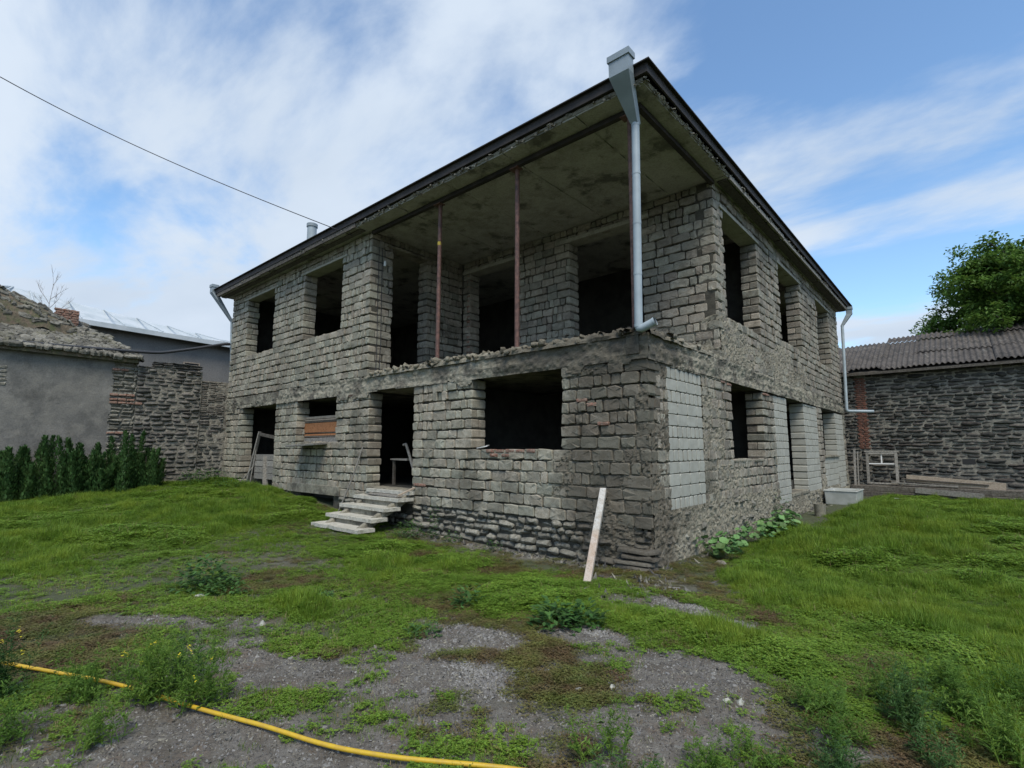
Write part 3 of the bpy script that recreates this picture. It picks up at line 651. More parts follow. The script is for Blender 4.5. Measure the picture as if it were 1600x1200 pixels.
# stair inside the doorway, seen as slanting beams
v = MB(); v.beam((-7.6, 2.2, .9), (-4.95, 2.2, 3.3), .06, .22); v.beam((-7.4, 1.5, .8), (-4.92, 1.5, 2.9), .05, .07); v.beam((-6.9, 1.5, 1.9), (-4.92, 1.5, 1.9), .05, .06); v.build('inner_stair', M_wood_g, house)

emit_masonry({'stone_block': 300, 'white_block': 170, 'rubble_stone': 200, 'red_brick': 90},
             {'stone_block': M_block, 'white_block': M_white, 'rubble_stone': M_rub, 'red_brick': M_brick},
             {'stone_block': 'far_stone_blocks', 'white_block': 'far_white_blocks', 'rubble_stone': 'small_rubble', 'red_brick': 'far_bricks'})
Masonry.all = []

# ---------------------------------------------------------------- boarded window, things in and around the openings
bw = empty('stacked_boards', (-10, .28, 1.9), label='rough boards stacked on edge behind the small ground-floor window, one of them bright orange', cat='boards')
bz = [(1.88, 2.02, M_wood_g), (2.03, 2.07, M_wood_d), (2.08, 2.13, M_wood_o), (2.14, 2.16, M_wood_d), (2.17, 2.44, M_wood_o), (2.455, 2.50, M_wood_d), (2.51, 2.55, M_wood_p), (2.56, 2.63, M_wood_p)]
for (a, b, m) in bz:
    t = MB(); t.beam((-1.2, U(-.02, .02), a - 1.9 + (b - a) / 2 + U(-.008, .008)), (1.2, U(-.02, .02), a - 1.9 + (b - a) / 2 + U(-.008, .008)), .03, b - a); t.build('board', m, bw, bevel=.004)
t = MB(); t.box(-.82, .58, -.36, .18, -.028, .028, .006)
o = t.build('window_ledge_board', M_wood_g, None, bevel=.008, label='thick grey board laid as a ledge sticking out under the small boarded window', cat='board'); o.location = (-9.85, -.10, 1.83); o.rotation_euler = (R(4), R(-2), R(3))
t = MB(); t.tube([(-7.60, -.02, 1.75), (-7.75, -.16, 1.05), (-7.98, -.42, .12)], .017, 6); t.build('wooden_stick', M_wood_g, None, label='thin wooden stick leaning on the block pier left of the doorway', cat='stick')
# peeling pole at the corner
t = MB(); t.beam((0, 0, -.02), (-.455, 1.20, 1.10), .10, .075, nseg=6); o = t.build('leaning_pole', M_peel, None, bevel=.012, label='white pole with peeling paint leaning on the dark front corner of the house', cat='pole'); o.location = (-.32, -1.28, -.03)
# stairs
st = empty('stone_staircase', (-6.35, 0, 0), label='broken concrete staircase of five pale steps leading up to the dark doorway', cat='staircase')
M_step = mat('pale_step_concrete', (.46, .44, .37), ((.36, .34, .28), (.52, .50, .43)), scale=4, bump=.5, bscale=26, layers=[('noise', (.16, .15, .11), (4, .56, .7, .6))])
def slab_mesh(x0, x1, y0, y1, z, th, seed, sag=0):
    nx, ny = 26, 6; V = []
    for lay in (0, 1):
        for i in range(nx + 1):
            for j in range(ny + 1):
                x = x0 + (x1 - x0) * i / nx; y = y0 + (y1 - y0) * j / ny
                e = float(fbm(x * 6, seed, 3)) - .5; f = float(fbm(y * 9, seed + 4, 3)) - .5
                if j == 0: y += e * .05
                if i in (0, nx): x += f * .10
                V.append((x, y, z - lay * th + (float(fbm(x * 9, y * 9, 3, seed)) - .5) * .012))
    n = (nx + 1) * (ny + 1); ix = np.arange(n).reshape(nx + 1, ny + 1); F = []
    for i in range(nx):
        for j in range(ny):
            a, b, c, d = ix[i, j], ix[i + 1, j], ix[i + 1, j + 1], ix[i, j + 1]; F += [(a, b, c, d), (d + n, c + n, b + n, a + n)]
    for i in range(nx): F += [(ix[i, 0], ix[i, 0] + n, ix[i + 1, 0] + n, ix[i + 1, 0]), (ix[i + 1, ny], ix[i + 1, ny] + n, ix[i, ny] + n, ix[i, ny])]
    for j in range(ny): F += [(ix[0, j + 1], ix[0, j + 1] + n, ix[0, j] + n, ix[0, j]), (ix[nx, j], ix[nx, j] + n, ix[nx, j + 1] + n, ix[nx, j + 1])]
    return V, F
steps = [(-1.45, .125), (-1.12, .295), (-.80, .48), (-.47, .655), (-.16, .78)]
for k, (y, z) in enumerate(steps):
    a = -7.28 + .02 * k + U(-.02, .02); b = -5.48 + U(-.02, .02) - .01 * k
    V, F = slab_mesh(a, b, y, y + (.40 if k < 4 else .16), z, .07, k * 3.1)
    obj('step', mesh_from('step', [(x + 6.35, yy, zz) for x, yy, zz in V], F, M_step), st)
    if k:
        r_ = MB(); r_.box(a + 6.35 + .1, b + 6.35 - .12, y + .05, y + .11, steps[k - 1][1] - .05, z - .057, .006); r_.build('riser', M_conc, st, bevel=.006)
r_ = MB(); r_.beam((.62, -1.32, .02), (.62, -.03, .68), .12, .16, nseg=5); r_.beam((-.62, -1.3, .02), (-.62, -.03, .68), .12, .16, nseg=5); r_.build('stringer', M_conc, st, bevel=.02)
r_ = MB(); r_.beam((.80, -.45, .72), (.80, -.02, .86), .05, .03); r_.build('loose_board', M_wood_p, st)
r_ = MB(); r_.box(-.55, .66, -.38, -.1, .672, .70, .006); r_.build('tread_board', M_wood_g, st, bevel=.004)
# garage clutter
gp = empty('broken_wooden_gate', (-13.6, .25, .52), label='old grey plank gate with one tall post propped inside the left garage opening', cat='gate')
for k in range(4):
    t = MB(); t.box(-.75, 1.1, -.015, .015, .22 + k * .2, .22 + k * .2 + .185, .005); t.build('plank', M_wood_g, gp)
t = MB(); t.beam((-1.02, -.12, -.05), (-.55, .02, 1.75), .11, .05); t.build('post', M_wood_g, gp, bevel=.005)
t = MB(); t.beam((.22, -.045, -.1), (.12, -.045, .95), .16, .035); t.build('brace', M_wood_g, gp)
t = MB(); t.beam((-.6, .02, 1.68), (1.0, .02, 1.5), .04, .10); t.build('rail', M_wood_d, gp)
t = MB(); t.tube([(-14.75, -.05, .55), (-14.2, .3, 1.35)], .02, 6); t.build('wooden_stick', M_wood_g, None, label='pale slanting stick left of the plank gate in the garage opening', cat='stick')
t = MB(); t.tube([(-14.3, .1, .55), (-14.28, .28, 2.1)], .016, 6); t.build('wooden_stick', M_wood_g, None, label='thin upright stick between the garage pier and the plank gate', cat='stick')
# leaning junk inside the doorway
jk = empty('broken_chair_frame', (-6.9, .75, .8), label='pale bent wooden frame standing in the dark just inside the doorway', cat='frame')
t = MB(); t.tube([(-.1, .0, 1.0), (.0, 0, 1.02), (.1, 0, .85), (.35, 0, .35), (.5, 0, .0)], .035, 8); t.build('leg', M_wood_g, jk, smooth=True)
t = MB(); t.box(-.55, .12, -.05, .2, .62, .66, .01); t.build('seat', M_wood_g, jk)
t = MB(); t.box(-.5, -.44, -.02, .04, .0, .62); t.build('leg', M_wood_d, jk)
# rag on the big window sill
t = MB(); V = []
for i in range(9):
    for j in range(4): V.append((i * .028 - .11, j * .035, .02 + .03 * math.sin(i * .7 + j) * .5 + .006 * i))
F = [(i * 4 + j, (i + 1) * 4 + j, (i + 1) * 4 + j + 1, i * 4 + j + 1) for i in range(8) for j in range(3)]
n = len(V); V2 = [(x, y, z - .012) for x, y, z in V]; F2 = [tuple(q + n for q in reversed(f)) for f in F]
t.add(V + V2, F + F2 + [(0, n, n + 32, 32)[::1], (3, 35, n + 35, n + 3), (0, 3, n + 3, n), (32, n + 32, n + 35, 35)]); o = t.build('white_scrap', M_white_p, None, label='small white scrap lying on the sill of the large front window', cat='scrap'); o.location = (-3.55, .02, 1.70); o.rotation_euler = (0, 0, R(20))

# ---------------------------------------------------------------- left side: stone shed with plaster wall
shed = empty('stone_shed', (-16.5, -5, .3), label='low old shed with grey plastered wall and mossy stone-slab roof at the left edge', cat='shed')
SI = Matrix.Translation((16.5, 5, -.3))                       # world -> shed space
FL = SI @ frame_right(-16.5)
WL = ('shed', shed)
rough_sheet('plaster_wall', FL, -8.8, -3.35, -.1, 4.62, .06, lambda u, v: .02 + .03 * (fbm(u * .8, v * .8, 4, 31) - .5) + .008 * fbm(u * 9, v * 9, 3), lambda u, v: u < -3.34 - .25 * (fbm(v * 1.3, v * 0, 4, 3) - .5), M_plaster, shed)
t = MB(); t.box(-17.0, -16.53, -8.8, -2.75, -.2, 4.6); t.box(-23, -17.01, -8.8, -8.5, -.2, 4.6); t.box(-23, -17.01, -3.0, -2.76, -.2, 4.6); t.V = [tuple(SI @ Vector(v)) for v in t.V]; t.build('wall_core', M_lmort, shed)
rubble(WL, FL, -3.42, -2.72, 0, 4.62, 'quoin_stone', w=(.2, .42), h=(.08, .15), gap=.02, d=.2, n0=.03, soft=.3)
for (z, n) in ((3.25, 3), (3.4, 3), (3.15, 4), (4.2, 2), (2.2, 2)):
    for k in range(n): spec(WL, FL, -3.3 + .22 * k, z, .2, .07, .1, .07, 'red_brick', .01, .004, .3)
for k in range(24): spec(WL, FL, -6.0 - .0 + U(-.05, .05) - .25 * (k % 2), 1.9 + .085 * (k // 2), .22, .07, .1, .03, 'red_brick', .01, .004, .3)
for k in range(9): spec(WL, FL, -5.9 - .2 * (k % 2), 3.5 + .12 * (k // 2), .3, .1, .1, .04, 'quoin_stone', .02, .01, .5)
# roof surface
def shed_roof_pt(s, t_):
    """s along y (0 near hip end), t_ up the slope"""
    return None
A, B_, Cc, Dd = Vector((-16.3, -8.8, 4.66)), Vector((-16.3, -2.75, 4.62)), Vector((-18.6, -4.15, 5.95)), Vector((-18.9, -8.8, 6.6))
R2 = [Vector((-21.5, -4.15, 5.0)), Vector((-21.5, -2.7, 4.6)), Vector((-21.5, -8.8, 5.2))]
t = MB(); V = [A, B_, Cc, Dd, R2[1], R2[0], R2[2]]; V = [SI @ v for v in V]; dn = Vector((0, 0, -.18))
t.add([tuple(v) for v in V] + [tuple(v + dn) for v in V], [(0, 1, 2, 3), (1, 4, 2), (2, 4, 5), (3, 2, 5, 6), (7, 8, 1, 0), (8, 11, 4, 1), (7, 10, 9, 8), (8, 9, 11)])
roof_s = t.build('roof', M_moss, shed)
def slab_stones(P00, P10, P11, P01, rows, w, par, mroot, n0=.05):
    """overlapping irregular flat stones over a sloping quad"""
    nrm = (P10 - P00).cross(P01 - P00).normalized()
    if nrm.z < 0: nrm = -nrm
    lst = []
    for r_ in range(rows):
        t_ = r_ / rows; a = P00.lerp(P01, t_); b = P10.lerp(P11, t_); ln = (b - a).length; u = U(0, .1); dU = (b - a).normalized(); up = nrm.cross(dU).normalized()
        while u < ln:
            ww = U(*w); c = a + dU * (u + ww / 2); lst.append((c + nrm * (n0 + U(-.01, .03)), dU, up, nrm, ww)); u += ww * U(.75, 1)
    return lst
lst = slab_stones(A + Vector((0, .0, 0)), B_, B_.lerp(Cc, .62), A.lerp(Dd, .62), 12, (.16, .42), None, None) + slab_stones(A.lerp(Dd, .62), B_.lerp(Cc, .62), Cc, Dd, 7, (.2, .45), None, None) + slab_stones(B_, R2[1], R2[0], Cc, 9, (.2, .4), None, None)
protos_rs = []
for k in range(12):
    V, F = piece(.3, .26, .06, .015, .02, .9); protos_rs.append(mesh_from('roof_stone', V, F, M_rstone, False))
vis = 0; VV, FFc, nb = [], [], 0
lst.sort(key=lambda q: (q[0] - Vector(CAM)).length)
for (c, dU, up, nrm, ww) in lst:
    up2 = (up + nrm * U(-.32, -.02)).normalized(); n2 = dU.cross(up2).normalized(); n2 = n2 if n2.z > 0 else -n2
    rt_ = Matrix.Rotation(U(-.25, .25), 4, 'Z'); Mx = Matrix(((dU.x, up2.x, n2.x, c.x), (dU.y, up2.y, n2.y, c.y), (dU.z, up2.z, n2.z, c.z), (0, 0, 0, 1))) @ rt_ @ Matrix.Diagonal((ww / .3, U(.8, 1.1), U(1, 2), 1))
    me = protos_rs[int(rng.integers(12))]
    if vis < 290: obj('roof_stone', me, roof_s, SI @ Mx); vis += 1
    else:
        co = np.array([v.co for v in me.vertices]); A4 = np.array(SI @ Mx); VV.append(co @ A4[:3, :3].T + A4[:3, 3]); FFc.append(np.array([tuple(p.vertices) for p in me.polygons]) + nb); nb += len(co)
if VV: obj('far_roof_stones', mesh_from('far_roof_stones', np.vstack(VV), np.vstack(FFc), M_rstone), roof_s, kind='stuff')
# mossy heap of the higher ruined part and broken brick stub
t = MB(); nx, ny = 34, 14; V = []
for i in range(nx + 1):
    for j in range(ny + 1):
        y = -8.8 + (4.55) * i / nx; a_ = math.pi * j / ny; h = np.interp(y, [-8.8, -6, -5.3, -4.7, -4.2], [7.3, 6.72, 6.35, 6.0, 5.6]) - 5.35
        V.append((-18.5 + 1.3 * math.cos(a_), y, 5.30 + h * math.sin(a_) ** .7 + (float(fbm(y * 5, j * .9, 4)) - .5) * .34))
V = [tuple(SI @ Vector(v)) for v in V]
t.add(V, [(i * (ny + 1) + j, (i + 1) * (ny + 1) + j, (i + 1) * (ny + 1) + j + 1, i * (ny + 1) + j + 1) for i in range(nx) for j in range(ny)]); t.build('mossy_ridge', M_moss, shed, smooth=False)
VV, FFc, nb = [], [], 0
for k in range(420):
    i, j = int(rng.integers(nx)), int(rng.integers(1, ny - 4)); c = np.array(V[i * (ny + 1) + j]); c1 = np.array(V[(i + 1) * (ny + 1) + j]); c2 = np.array(V[i * (ny + 1) + j + 1])
    du = (c1 - c) / np.linalg.norm(c1 - c); nn_ = np.cross(du, c2 - c); nn_ /= np.linalg.norm(nn_); nn_ = nn_ if nn_[2] > 0 else -nn_; up_ = np.cross(nn_, du)
    Vp, Fp = piece(U(.12, .34), U(.06, .16), .06, .015, .014, .9); VV.append(np.c_[Vp[:, 0], Vp[:, 1], Vp[:, 2] + U(-.0, .05)] @ np.array([du, up_, nn_]) + c); FFc.append(Fp + nb); nb += len(Vp)
obj('ridge_stones', mesh_from('ridge_stones', np.vstack(VV), np.vstack(FFc), M_rstone), shed, kind='stuff')
stub = MB(); stub.box(-18.24, -17.86, -4.68, -4.14, 5.3, 6.15); stub.V = [tuple(SI @ Vector(v)) for v in stub.V]; stub_o = stub.build('brick_chimney_stub', M_brick, shed)
FST = SI @ frame_right(-17.85)
for r_ in range(10):
    for k in range(3): spec(('shed', stub_o), FST, -4.62 + .2 * k - .05 * (r_ % 2), 5.45 + r_ * .075, .17, .062, .1, .015, 'red_brick', .008, .004, .3)
for r_ in range(5):
    for k in range(3): spec(('shed', stub_o), FST, -5.2 + .2 * k - .05 * (r_ % 2), 5.62 + r_ * .075, .17, .062, .1, .0, 'red_brick', .008, .004, .3)
stub = MB(); stub.box(-18.24, -17.87, -5.3, -4.67, 5.3, 5.95); stub.V = [tuple(SI @ Vector(v)) for v in stub.V]; stub.build('brick_ledge', M_brick, shed)
# garden wall of river stones
gw = empty('rubble_garden_wall', (-16.5, -1.6, .3), label='old rubble wall of grey river stones between the plastered shed and the house', cat='wall')
GI = Matrix.Translation((16.5, 1.6, -.3)); FG = GI @ frame_right(-16.5); WG = ('garden', gw)
def topz(u): return np.interp(u, [-2.75, -2.2, -.9, -.82, -.8, .1], [4.72, 4.78, 4.45, 4.4, 4.15, 4.08])
t = MB(); t.box(-17.1, -16.545, -2.75, -.82, -.2, 4.38); t.box(-17.1, -16.6, -.819, .2, -.2, 4.04); t.V = [tuple(GI @ Vector(v)) for v in t.V]; t.build('wall_core', M_lmort, gw)
rough_sheet('mortar', FG, -2.72, -.84, 0, 4.4, .05, lambda u, v: -.016 + .05 * (fbm(u * 9, v * 9, 4, 41) - .5) + .03 * (fbm(u * 1.5, v * 1.5, 3) - .4), lambda u, v: v < topz(u) - .05, M_lmort, gw)
rough_sheet('mortar', FG, -.84, .1, 0, 4.1, .05, lambda u, v: -.07 + .05 * (fbm(u * 9, v * 9, 4, 47) - .5) + .05 * (fbm(u * 1.5, v * 1.5, 3) - .4), lambda u, v: v < 4.08, M_lmort, gw)
rubble(WG, FG, -2.72, -.84, .1, 4.4, 'river_stone', w=(.2, .42), h=(.11, .17), gap=.008, d=.1, n0=.02, soft=1, jit=.008)
rubble(WG, FG, -2.3, -.84, 4.42, 4.6, 'river_stone', w=(.2, .4), h=(.06, .09), gap=.01, d=.3, n0=.05, soft=.7)
rubble(WG, FG, -.82, -.0, .1, 2.9, 'river_stone', w=(.2, .4), h=(.09, .16), gap=.03, d=.12, n0=-.04, soft=.6)
rubble(WG, FG, -.82, -.0, 2.9, 4.08, 'thin_brick', w=(.22, .3), h=(.065, .075), gap=.012, d=.12, n0=-.05, soft=.1, jit=.003, dn=.006)
M_gbrick = mat('grey_brown_brick', (.14, .125, .105), ((.1, .09, .075),), island=.25, bump=.5, scale=9)
emit_masonry({'river_stone': 290, 'quoin_stone': 100, 'red_brick': 120, 'thin_brick': 60},
             {'river_stone': mat('wall_stone_grey', (.105, .10, .09), ((.065, .063, .058), (.15, .14, .12)), island=.4, hue=.08, bump=.5, scale=6), 'quoin_stone': M_rub, 'red_brick': M_brick, 'thin_brick': M_gbrick},
             {'river_stone': 'small_river_stones', 'quoin_stone': 'small_quoin_stones', 'thin_brick': 'far_thin_bricks', 'red_brick': 'far_bricks'})
Masonry.all = []
# conduit from shed eave to house
pts = [(-16.3, -8.8, 4.75), (-16.35, -5.985, 4.69), (-16.35, -4.63, 4.73), (-16.35, -3.07, 4.80), (-16.35, -2.2, 4.86), (-16.35, -1.27, 5.13), (-16.38, -.26, 5.46), (-16.39, -.04, 5.5)]
pp = []
for a, b in zip(pts[:-1], pts[1:]):
    for k in range(4): pp.append(Vector(a).lerp(Vector(b), k / 4))
pp.append(Vector(pts[-1])); pp = [pp[0]] + [(pp[i - 1] + pp[i] * 2 + pp[i + 1]) / 4 for i in range(1, len(pp) - 1)] + [pp[-1]]
t = MB(); t.tube(pp, .05, 10); t.build('black_conduit', M_blackpipe, None, smooth=True, label='thick black conduit sagging from the shed eave across to the left corner of the house', cat='conduit')
# far building with metal roof
fb = empty('far_building', (-24, 0, 0), label='distant plain grey building with a pale metal roof behind the shed', cat='building')
t = MB(); t.box(-8, 0, -9, 8, 0, 7.02); t.build('wall', M_render, fb)
t = MB(); e0, e1 = -10.5, 9.5
V = [(.35, e0, 7.25), (.35, e1, 6.75), (-6, e0 + 5.6, 9.35), (-6, e1 - 3, 8.0), (-12, e0, 7.25), (-12, e1, 6.9)]
t.add(V + [(x, y, z - .12) for x, y, z in V], [(0, 1, 3, 2), (2, 3, 5, 4), (0, 2, 4), (1, 5, 3), (6, 7, 1, 0), (6, 10, 11, 7), (10, 6, 0, 4)]); rf_ = t.build('roof', M_metalroof, fb)
for k in range(13):
    y = e0 + 1.5 + k * 1.45; f0 = Vector((.34, y, np.interp(y, [e0, e1], [7.25, 6.75]) + .03)); yt = min(max(y + .35, e0 + 5.6), e1 - 3); s_ = (Vector((-6, yt, np.interp(yt, [e0 + 5.6, e1 - 3], [9.35, 8.0]) + .03)))
    t = MB(); t.beam(f0, s_, .05, .05); t.build('roof_seam', M_metalroof, rf_)
t = MB(); t.beam((.42, e0, 7.12), (.42, e1, 6.62), .1, .2); t.build('gutter', M_metalroof, fb)
t = MB(); t.box(-.01, .03, .75, 1.35, 5.3, 5.75); wf = t.build('window', M_dark_hole, fb)
t = MB(); t.box(.031, .06, .7, 1.4, 5.75, 5.8); t.box(.031, .06, .7, .75, 5.25, 5.749); t.box(.031, .06, 1.35, 1.4, 5.25, 5.749); t.build('window_frame', M_wood_p, wf)
# bare sapling behind the shed
sp = empty('bare_sapling', (-21, -4.55, 4.2), label='leafless pale sapling standing above the ruined shed roof', cat='tree')
t = MB()
def twig(t, p, d, L_, r, dep):
    q = p + d * L_; t.tube([p, (p + q) / 2 + Vector((U(-.03, .03), U(-.03, .03), 0)), q], [r, r * .8, r * .55], 5)
    if dep:
        for k in range(3 if dep > 1 else 4):
            nd = (d + Vector((U(-.55, .55), U(-.75, .75), U(-.1, .45)))).normalized(); twig(t, p.lerp(q, U(.55, 1)), nd, L_ * U(.5, .72), r * .55, dep - 1)
twig(t, Vector((0, 0, 0)), Vector((0, 0, 1)), 3.0, .03, 0)
for k in range(7): twig(t, Vector((0, 0, 2.0 + .2 * k)), Vector((U(-.4, .4), (-1) ** k * U(.5, .9), U(.6, 1))).normalized(), U(.5, .8), .016, 2)
twig(t, Vector((0, 0, 3.0)), Vector((0, .1, 1)), .9, .016, 2)
t.V = [(v[0] * .6, v[1] * .6, v[2] * .85 + .15) for v in t.V]; t.build('trunk', M_twig, sp)
# overhead wire
def cray(px, py, tt):
    Rv = np.array([math.cos(HEAD), math.sin(HEAD), 0.]); Uv = np.cross(Rv, _F); d = (_F * 810 + Rv * (px - 800) - Uv * (py - 600)) / 810; return CAM + d * tt
W0 = np.array([-13.5, -11.5, 13.2]); P0, P1, P2 = cray(0, 120, 12.0), cray(250, 245, 14.0), np.array([-8.0, -.3, 7.2])
A0 = P0 - (P1 - P0) * .8
t = MB(); pts = [A0, P0] + [P0 * (1 - s_) ** 2 + (2 * (P1 - .25 * P0 - .25 * P2)) * 2 * s_ * (1 - s_) * .5 * 2 * .5 + P2 * s_ ** 2 if False else (1 - s_) * (1 - 2 * s_) * P0 + 4 * s_ * (1 - s_) * P1 + s_ * (2 * s_ - 1) * P2 for s_ in np.linspace(.04, 1, 24)]
t.tube([tuple(p) for p in pts], .011, 6); t.build('overhead_wire', M_wire, None, label='thin overhead wire running from the upper left sky to the veranda eave', cat='wire')

# ---------------------------------------------------------------- right side: field-stone barn
barn = empty('stone_barn', (4, 18, 0), label='long dark field-stone barn with a decayed corrugated roof behind the lawn', cat='barn')
BI = Matrix.Translation((-4, -18, 0)); FBn = BI @ frame_front(18.0); WBn = ('barn', barn)
t = MB(); t.box(-3, 14, 18.04, 18.5, -.5, 4.75); t.box(-3, -2.6, 18.51, 26, -.5, 4.75); t.box(13.6, 14, 18.51, 26, -.5, 4.75); t.box(-3, 14, 26.01, 26.4, -.5, 4.75); t.V = [tuple(BI @ Vector(v)) for v in t.V]; t.build('wall_core', M_lmort, barn)
rough_sheet('mortar', FBn, -3, 13.9, -.4, 4.75, .06, lambda u, v: -.004 + .05 * (fbm(u * 8, v * 8, 4, 51) - .5), lambda u, v: v < 9, M_lmort, barn)
hole = [(3.35, 3.75, 1.15, 1.35)]
rubble(WBn, FBn, -1.5, .28, -.3, 4.75, 'field_stone', w=(.2, .45), h=(.10, .17), gap=.008, d=.14, n0=.03, soft=1, jit=.012, dn=.015)
rubble(WBn, FBn, .28, .62, -.3, 1.7, 'field_stone', w=(.2, .45), h=(.10, .17), gap=.008, d=.14, n0=.03, soft=1, jit=.012)
rubble(WBn, FBn, .62, 8.5, -.3, 4.75, 'field_stone', w=(.2, .56), h=(.10, .18), gap=.006, d=.14, n0=.03, ops=hole, soft=1, jit=.014, dn=.018)
for r_ in range(36):
    for k in range(2): spec(WBn, FBn, .36 + .19 * k - .05 * (r_ % 2), 1.74 + r_ * .08, .17, .065, .1, .03, 'red_brick', .008, .005, .3)
t = MB(); t.box(3.37, 3.73, 17.99, 18.01, 1.16, 1.34); t.V = [tuple(BI @ Vector(v)) for v in t.V]; t.build('wall_hole', M_dark_hole, barn)
emit_masonry({'field_stone': 300, 'red_brick': 80}, {'field_stone': M_dstone, 'red_brick': mat('orange_brick', (.19, .085, .058), ((.13, .07, .05),), island=.3, bump=.4, scale=8)}, {'field_stone': 'small_field_stones', 'red_brick': 'far_bricks'})
Masonry.all = []
def corr_sheet(x0, x1, p0, p1, seed, broken=0.):
    nx, nt_ = 42, 10; V = []
    for i in range(nx + 1):
        x = x0 + (x1 - x0) * i / nx; cut = broken * float(fbm(x * 2.3, seed, 4)) 
        for j in range(nt_ + 1):
            t_ = cut + (1 - cut) * j / nt_; y = p0[0] + (p1[0] - p0[0]) * t_; z = p0[1] + (p1[1] - p0[1]) * t_
            V.append((x, y, z + .035 * math.sin(x * 2 * math.pi / .17) + (float(fbm(x * .8, t_ * 2, 2, seed)) - .5) * .06))
    n = len(V); V += [(x, y, z - .012) for x, y, z in V]; F = []
    for i in range(nx):
        for j in range(nt_):
            a = i * (nt_ + 1) + j; b = a + nt_ + 1; F += [(a, b, b + 1, a + 1), (a + 1 + n, b + 1 + n, b + n, a + n)]
        a = i * (nt_ + 1); b = a + nt_ + 1; F += [(a, a + n, b + n, b)]; a += nt_; b += nt_; F += [(a, b, b + n, a + n)]
    return [tuple(BI @ Vector(v)) for v in V], F
k = 0; x = -1.0
rp = [(17.55, 4.78), (19.2, 5.55), (21.0, 6.35), (22.0, 6.72)]
while x < 10.5:
    for r_ in range(3):
        (ya, za), (yb, zb) = rp[r_], rp[r_ + 1]
        dz = .03 * (k % 2) + .012 * r_; ex = .12 if r_ < 2 else 0
        if r_ == 2 and x < .2: continue
        V, F = corr_sheet(x - .03, x + 1.12, (ya, za + dz + .02), (yb + ex, zb + dz + .05 + U(-.03, .03)), k * 3 + r_, .22 if r_ == 0 else 0); obj('roof_sheet', mesh_from('roof_sheet', V, F, M_slate, True), barn)
    k += 1; x += 1.12
t = MB(); t.add([tuple(BI @ Vector(v)) for v in [(-3, 17.7, 4.74), (14, 17.7, 4.74), (14, 22, 6.6), (-3, 22, 5.9), (14, 26.5, 4.8), (-3, 26.5, 4.8)]], [(0, 1, 2, 3), (3, 2, 4, 5)]); t.build('roof_deck', M_wood_d, barn)
t = MB(); t.beam(BI @ Vector((-1.2, 17.62, 4.70)), BI @ Vector((10, 17.62, 4.72)), .08, .10, nseg=6); t.build('eave_beam', M_wood_d, barn)
# tree behind the barn
tr = empty('leafy_tree', (6.3, 24.4, .1), label='broad green leafy tree rising behind the barn roof at the right edge', cat='tree')
t = MB(); t.tube([(0, 0, 0), (.1, 0, 2.5), (0, .1, 5), (.2, .1, 7), (.3, 0, 9)], [.35, .3, .24, .16, .08], 10)
br = []
for k in range(90):
    a = U(0, 6.283); h0 = U(3.4, 9.5); el = U(-.05, .7); L_ = U(3.2, 4.7) * (1 - .09 * max(0, h0 - 5.5)); p = Vector((0, 0, h0)); d = Vector((math.cos(a) * math.cos(el), math.sin(a) * math.cos(el), math.sin(el)))
    q = p + d * L_; t.tube([p, p.lerp(q, .5) + Vector((0, 0, .15)), q], [.09, .05, .015], 6); br.append((p, q))
t.build('trunk', M_bark, tr, smooth=True)
def leaf_cloud(centres, radii, per, size, g, droop=.35, flat=1.):
    c = np.repeat(centres, per, 0); rr = np.repeat(radii, per)
    d = g.normal(size=(len(c), 3)); d /= np.linalg.norm(d, axis=1)[:, None]; d[:, 2] *= flat
    p = c + d * (rr * g.random(len(c)) ** .45)[:, None]
    return leaf_quads(p, size * g.uniform(.7, 1.3, len(p)), g, droop)
def leaf_quads(p, s, g, droop=.35, asp=.5):
    n = len(p); a = g.uniform(0, 6.283, n); el = g.uniform(-1.1, .6, n) - droop * .3
    ax = np.c_[np.cos(a) * np.cos(el), np.sin(a) * np.cos(el), np.sin(el)]; sd = np.c_[-np.sin(a), np.cos(a), g.normal(0, .4, n)]; sd /= np.linalg.norm(sd, axis=1)[:, None]
    nn = np.cross(ax, sd); s = s[:, None]
    V = np.stack([p, p + ax * s * .5 + sd * s * asp * .5 + nn * s * .07, p + ax * s, p + ax * s * .5 - sd * s * asp * .5 + nn * s * .07], 1).reshape(-1, 3)
    return V, np.arange(n * 4).reshape(n, 4)
g2 = np.random.default_rng(11); cs, rs = [], []
for (p, q) in br:
    for k in range(9):
        f = g2.uniform(.3, 1.05); cc_ = p.lerp(q, f); cs.append((cc_.x + g2.normal(0, .35), cc_.y + g2.normal(0, .35), cc_.z + g2.normal(0, .3))); rs.append(g2.uniform(.3, .66))
for k in range(330):
    d = g2.normal(size=3); d /= np.linalg.norm(d); rr = g2.random() ** .45; cs.append((d[0] * 3.9 * rr, d[1] * 3.9 * rr, 7.6 + d[2] * 3.1 * rr)); rs.append(g2.uniform(.35, .7))
keepc = [i for i, c in enumerate(cs) if c[0] > -4.3]; cs = [cs[i] for i in keepc]; rs = [rs[i] for i in keepc]
V, F = leaf_cloud(np.array(cs), np.array(rs), 120, .19, g2, flat=.75); obj('crown', mesh_from('crown', V, F, G_tree), tr)

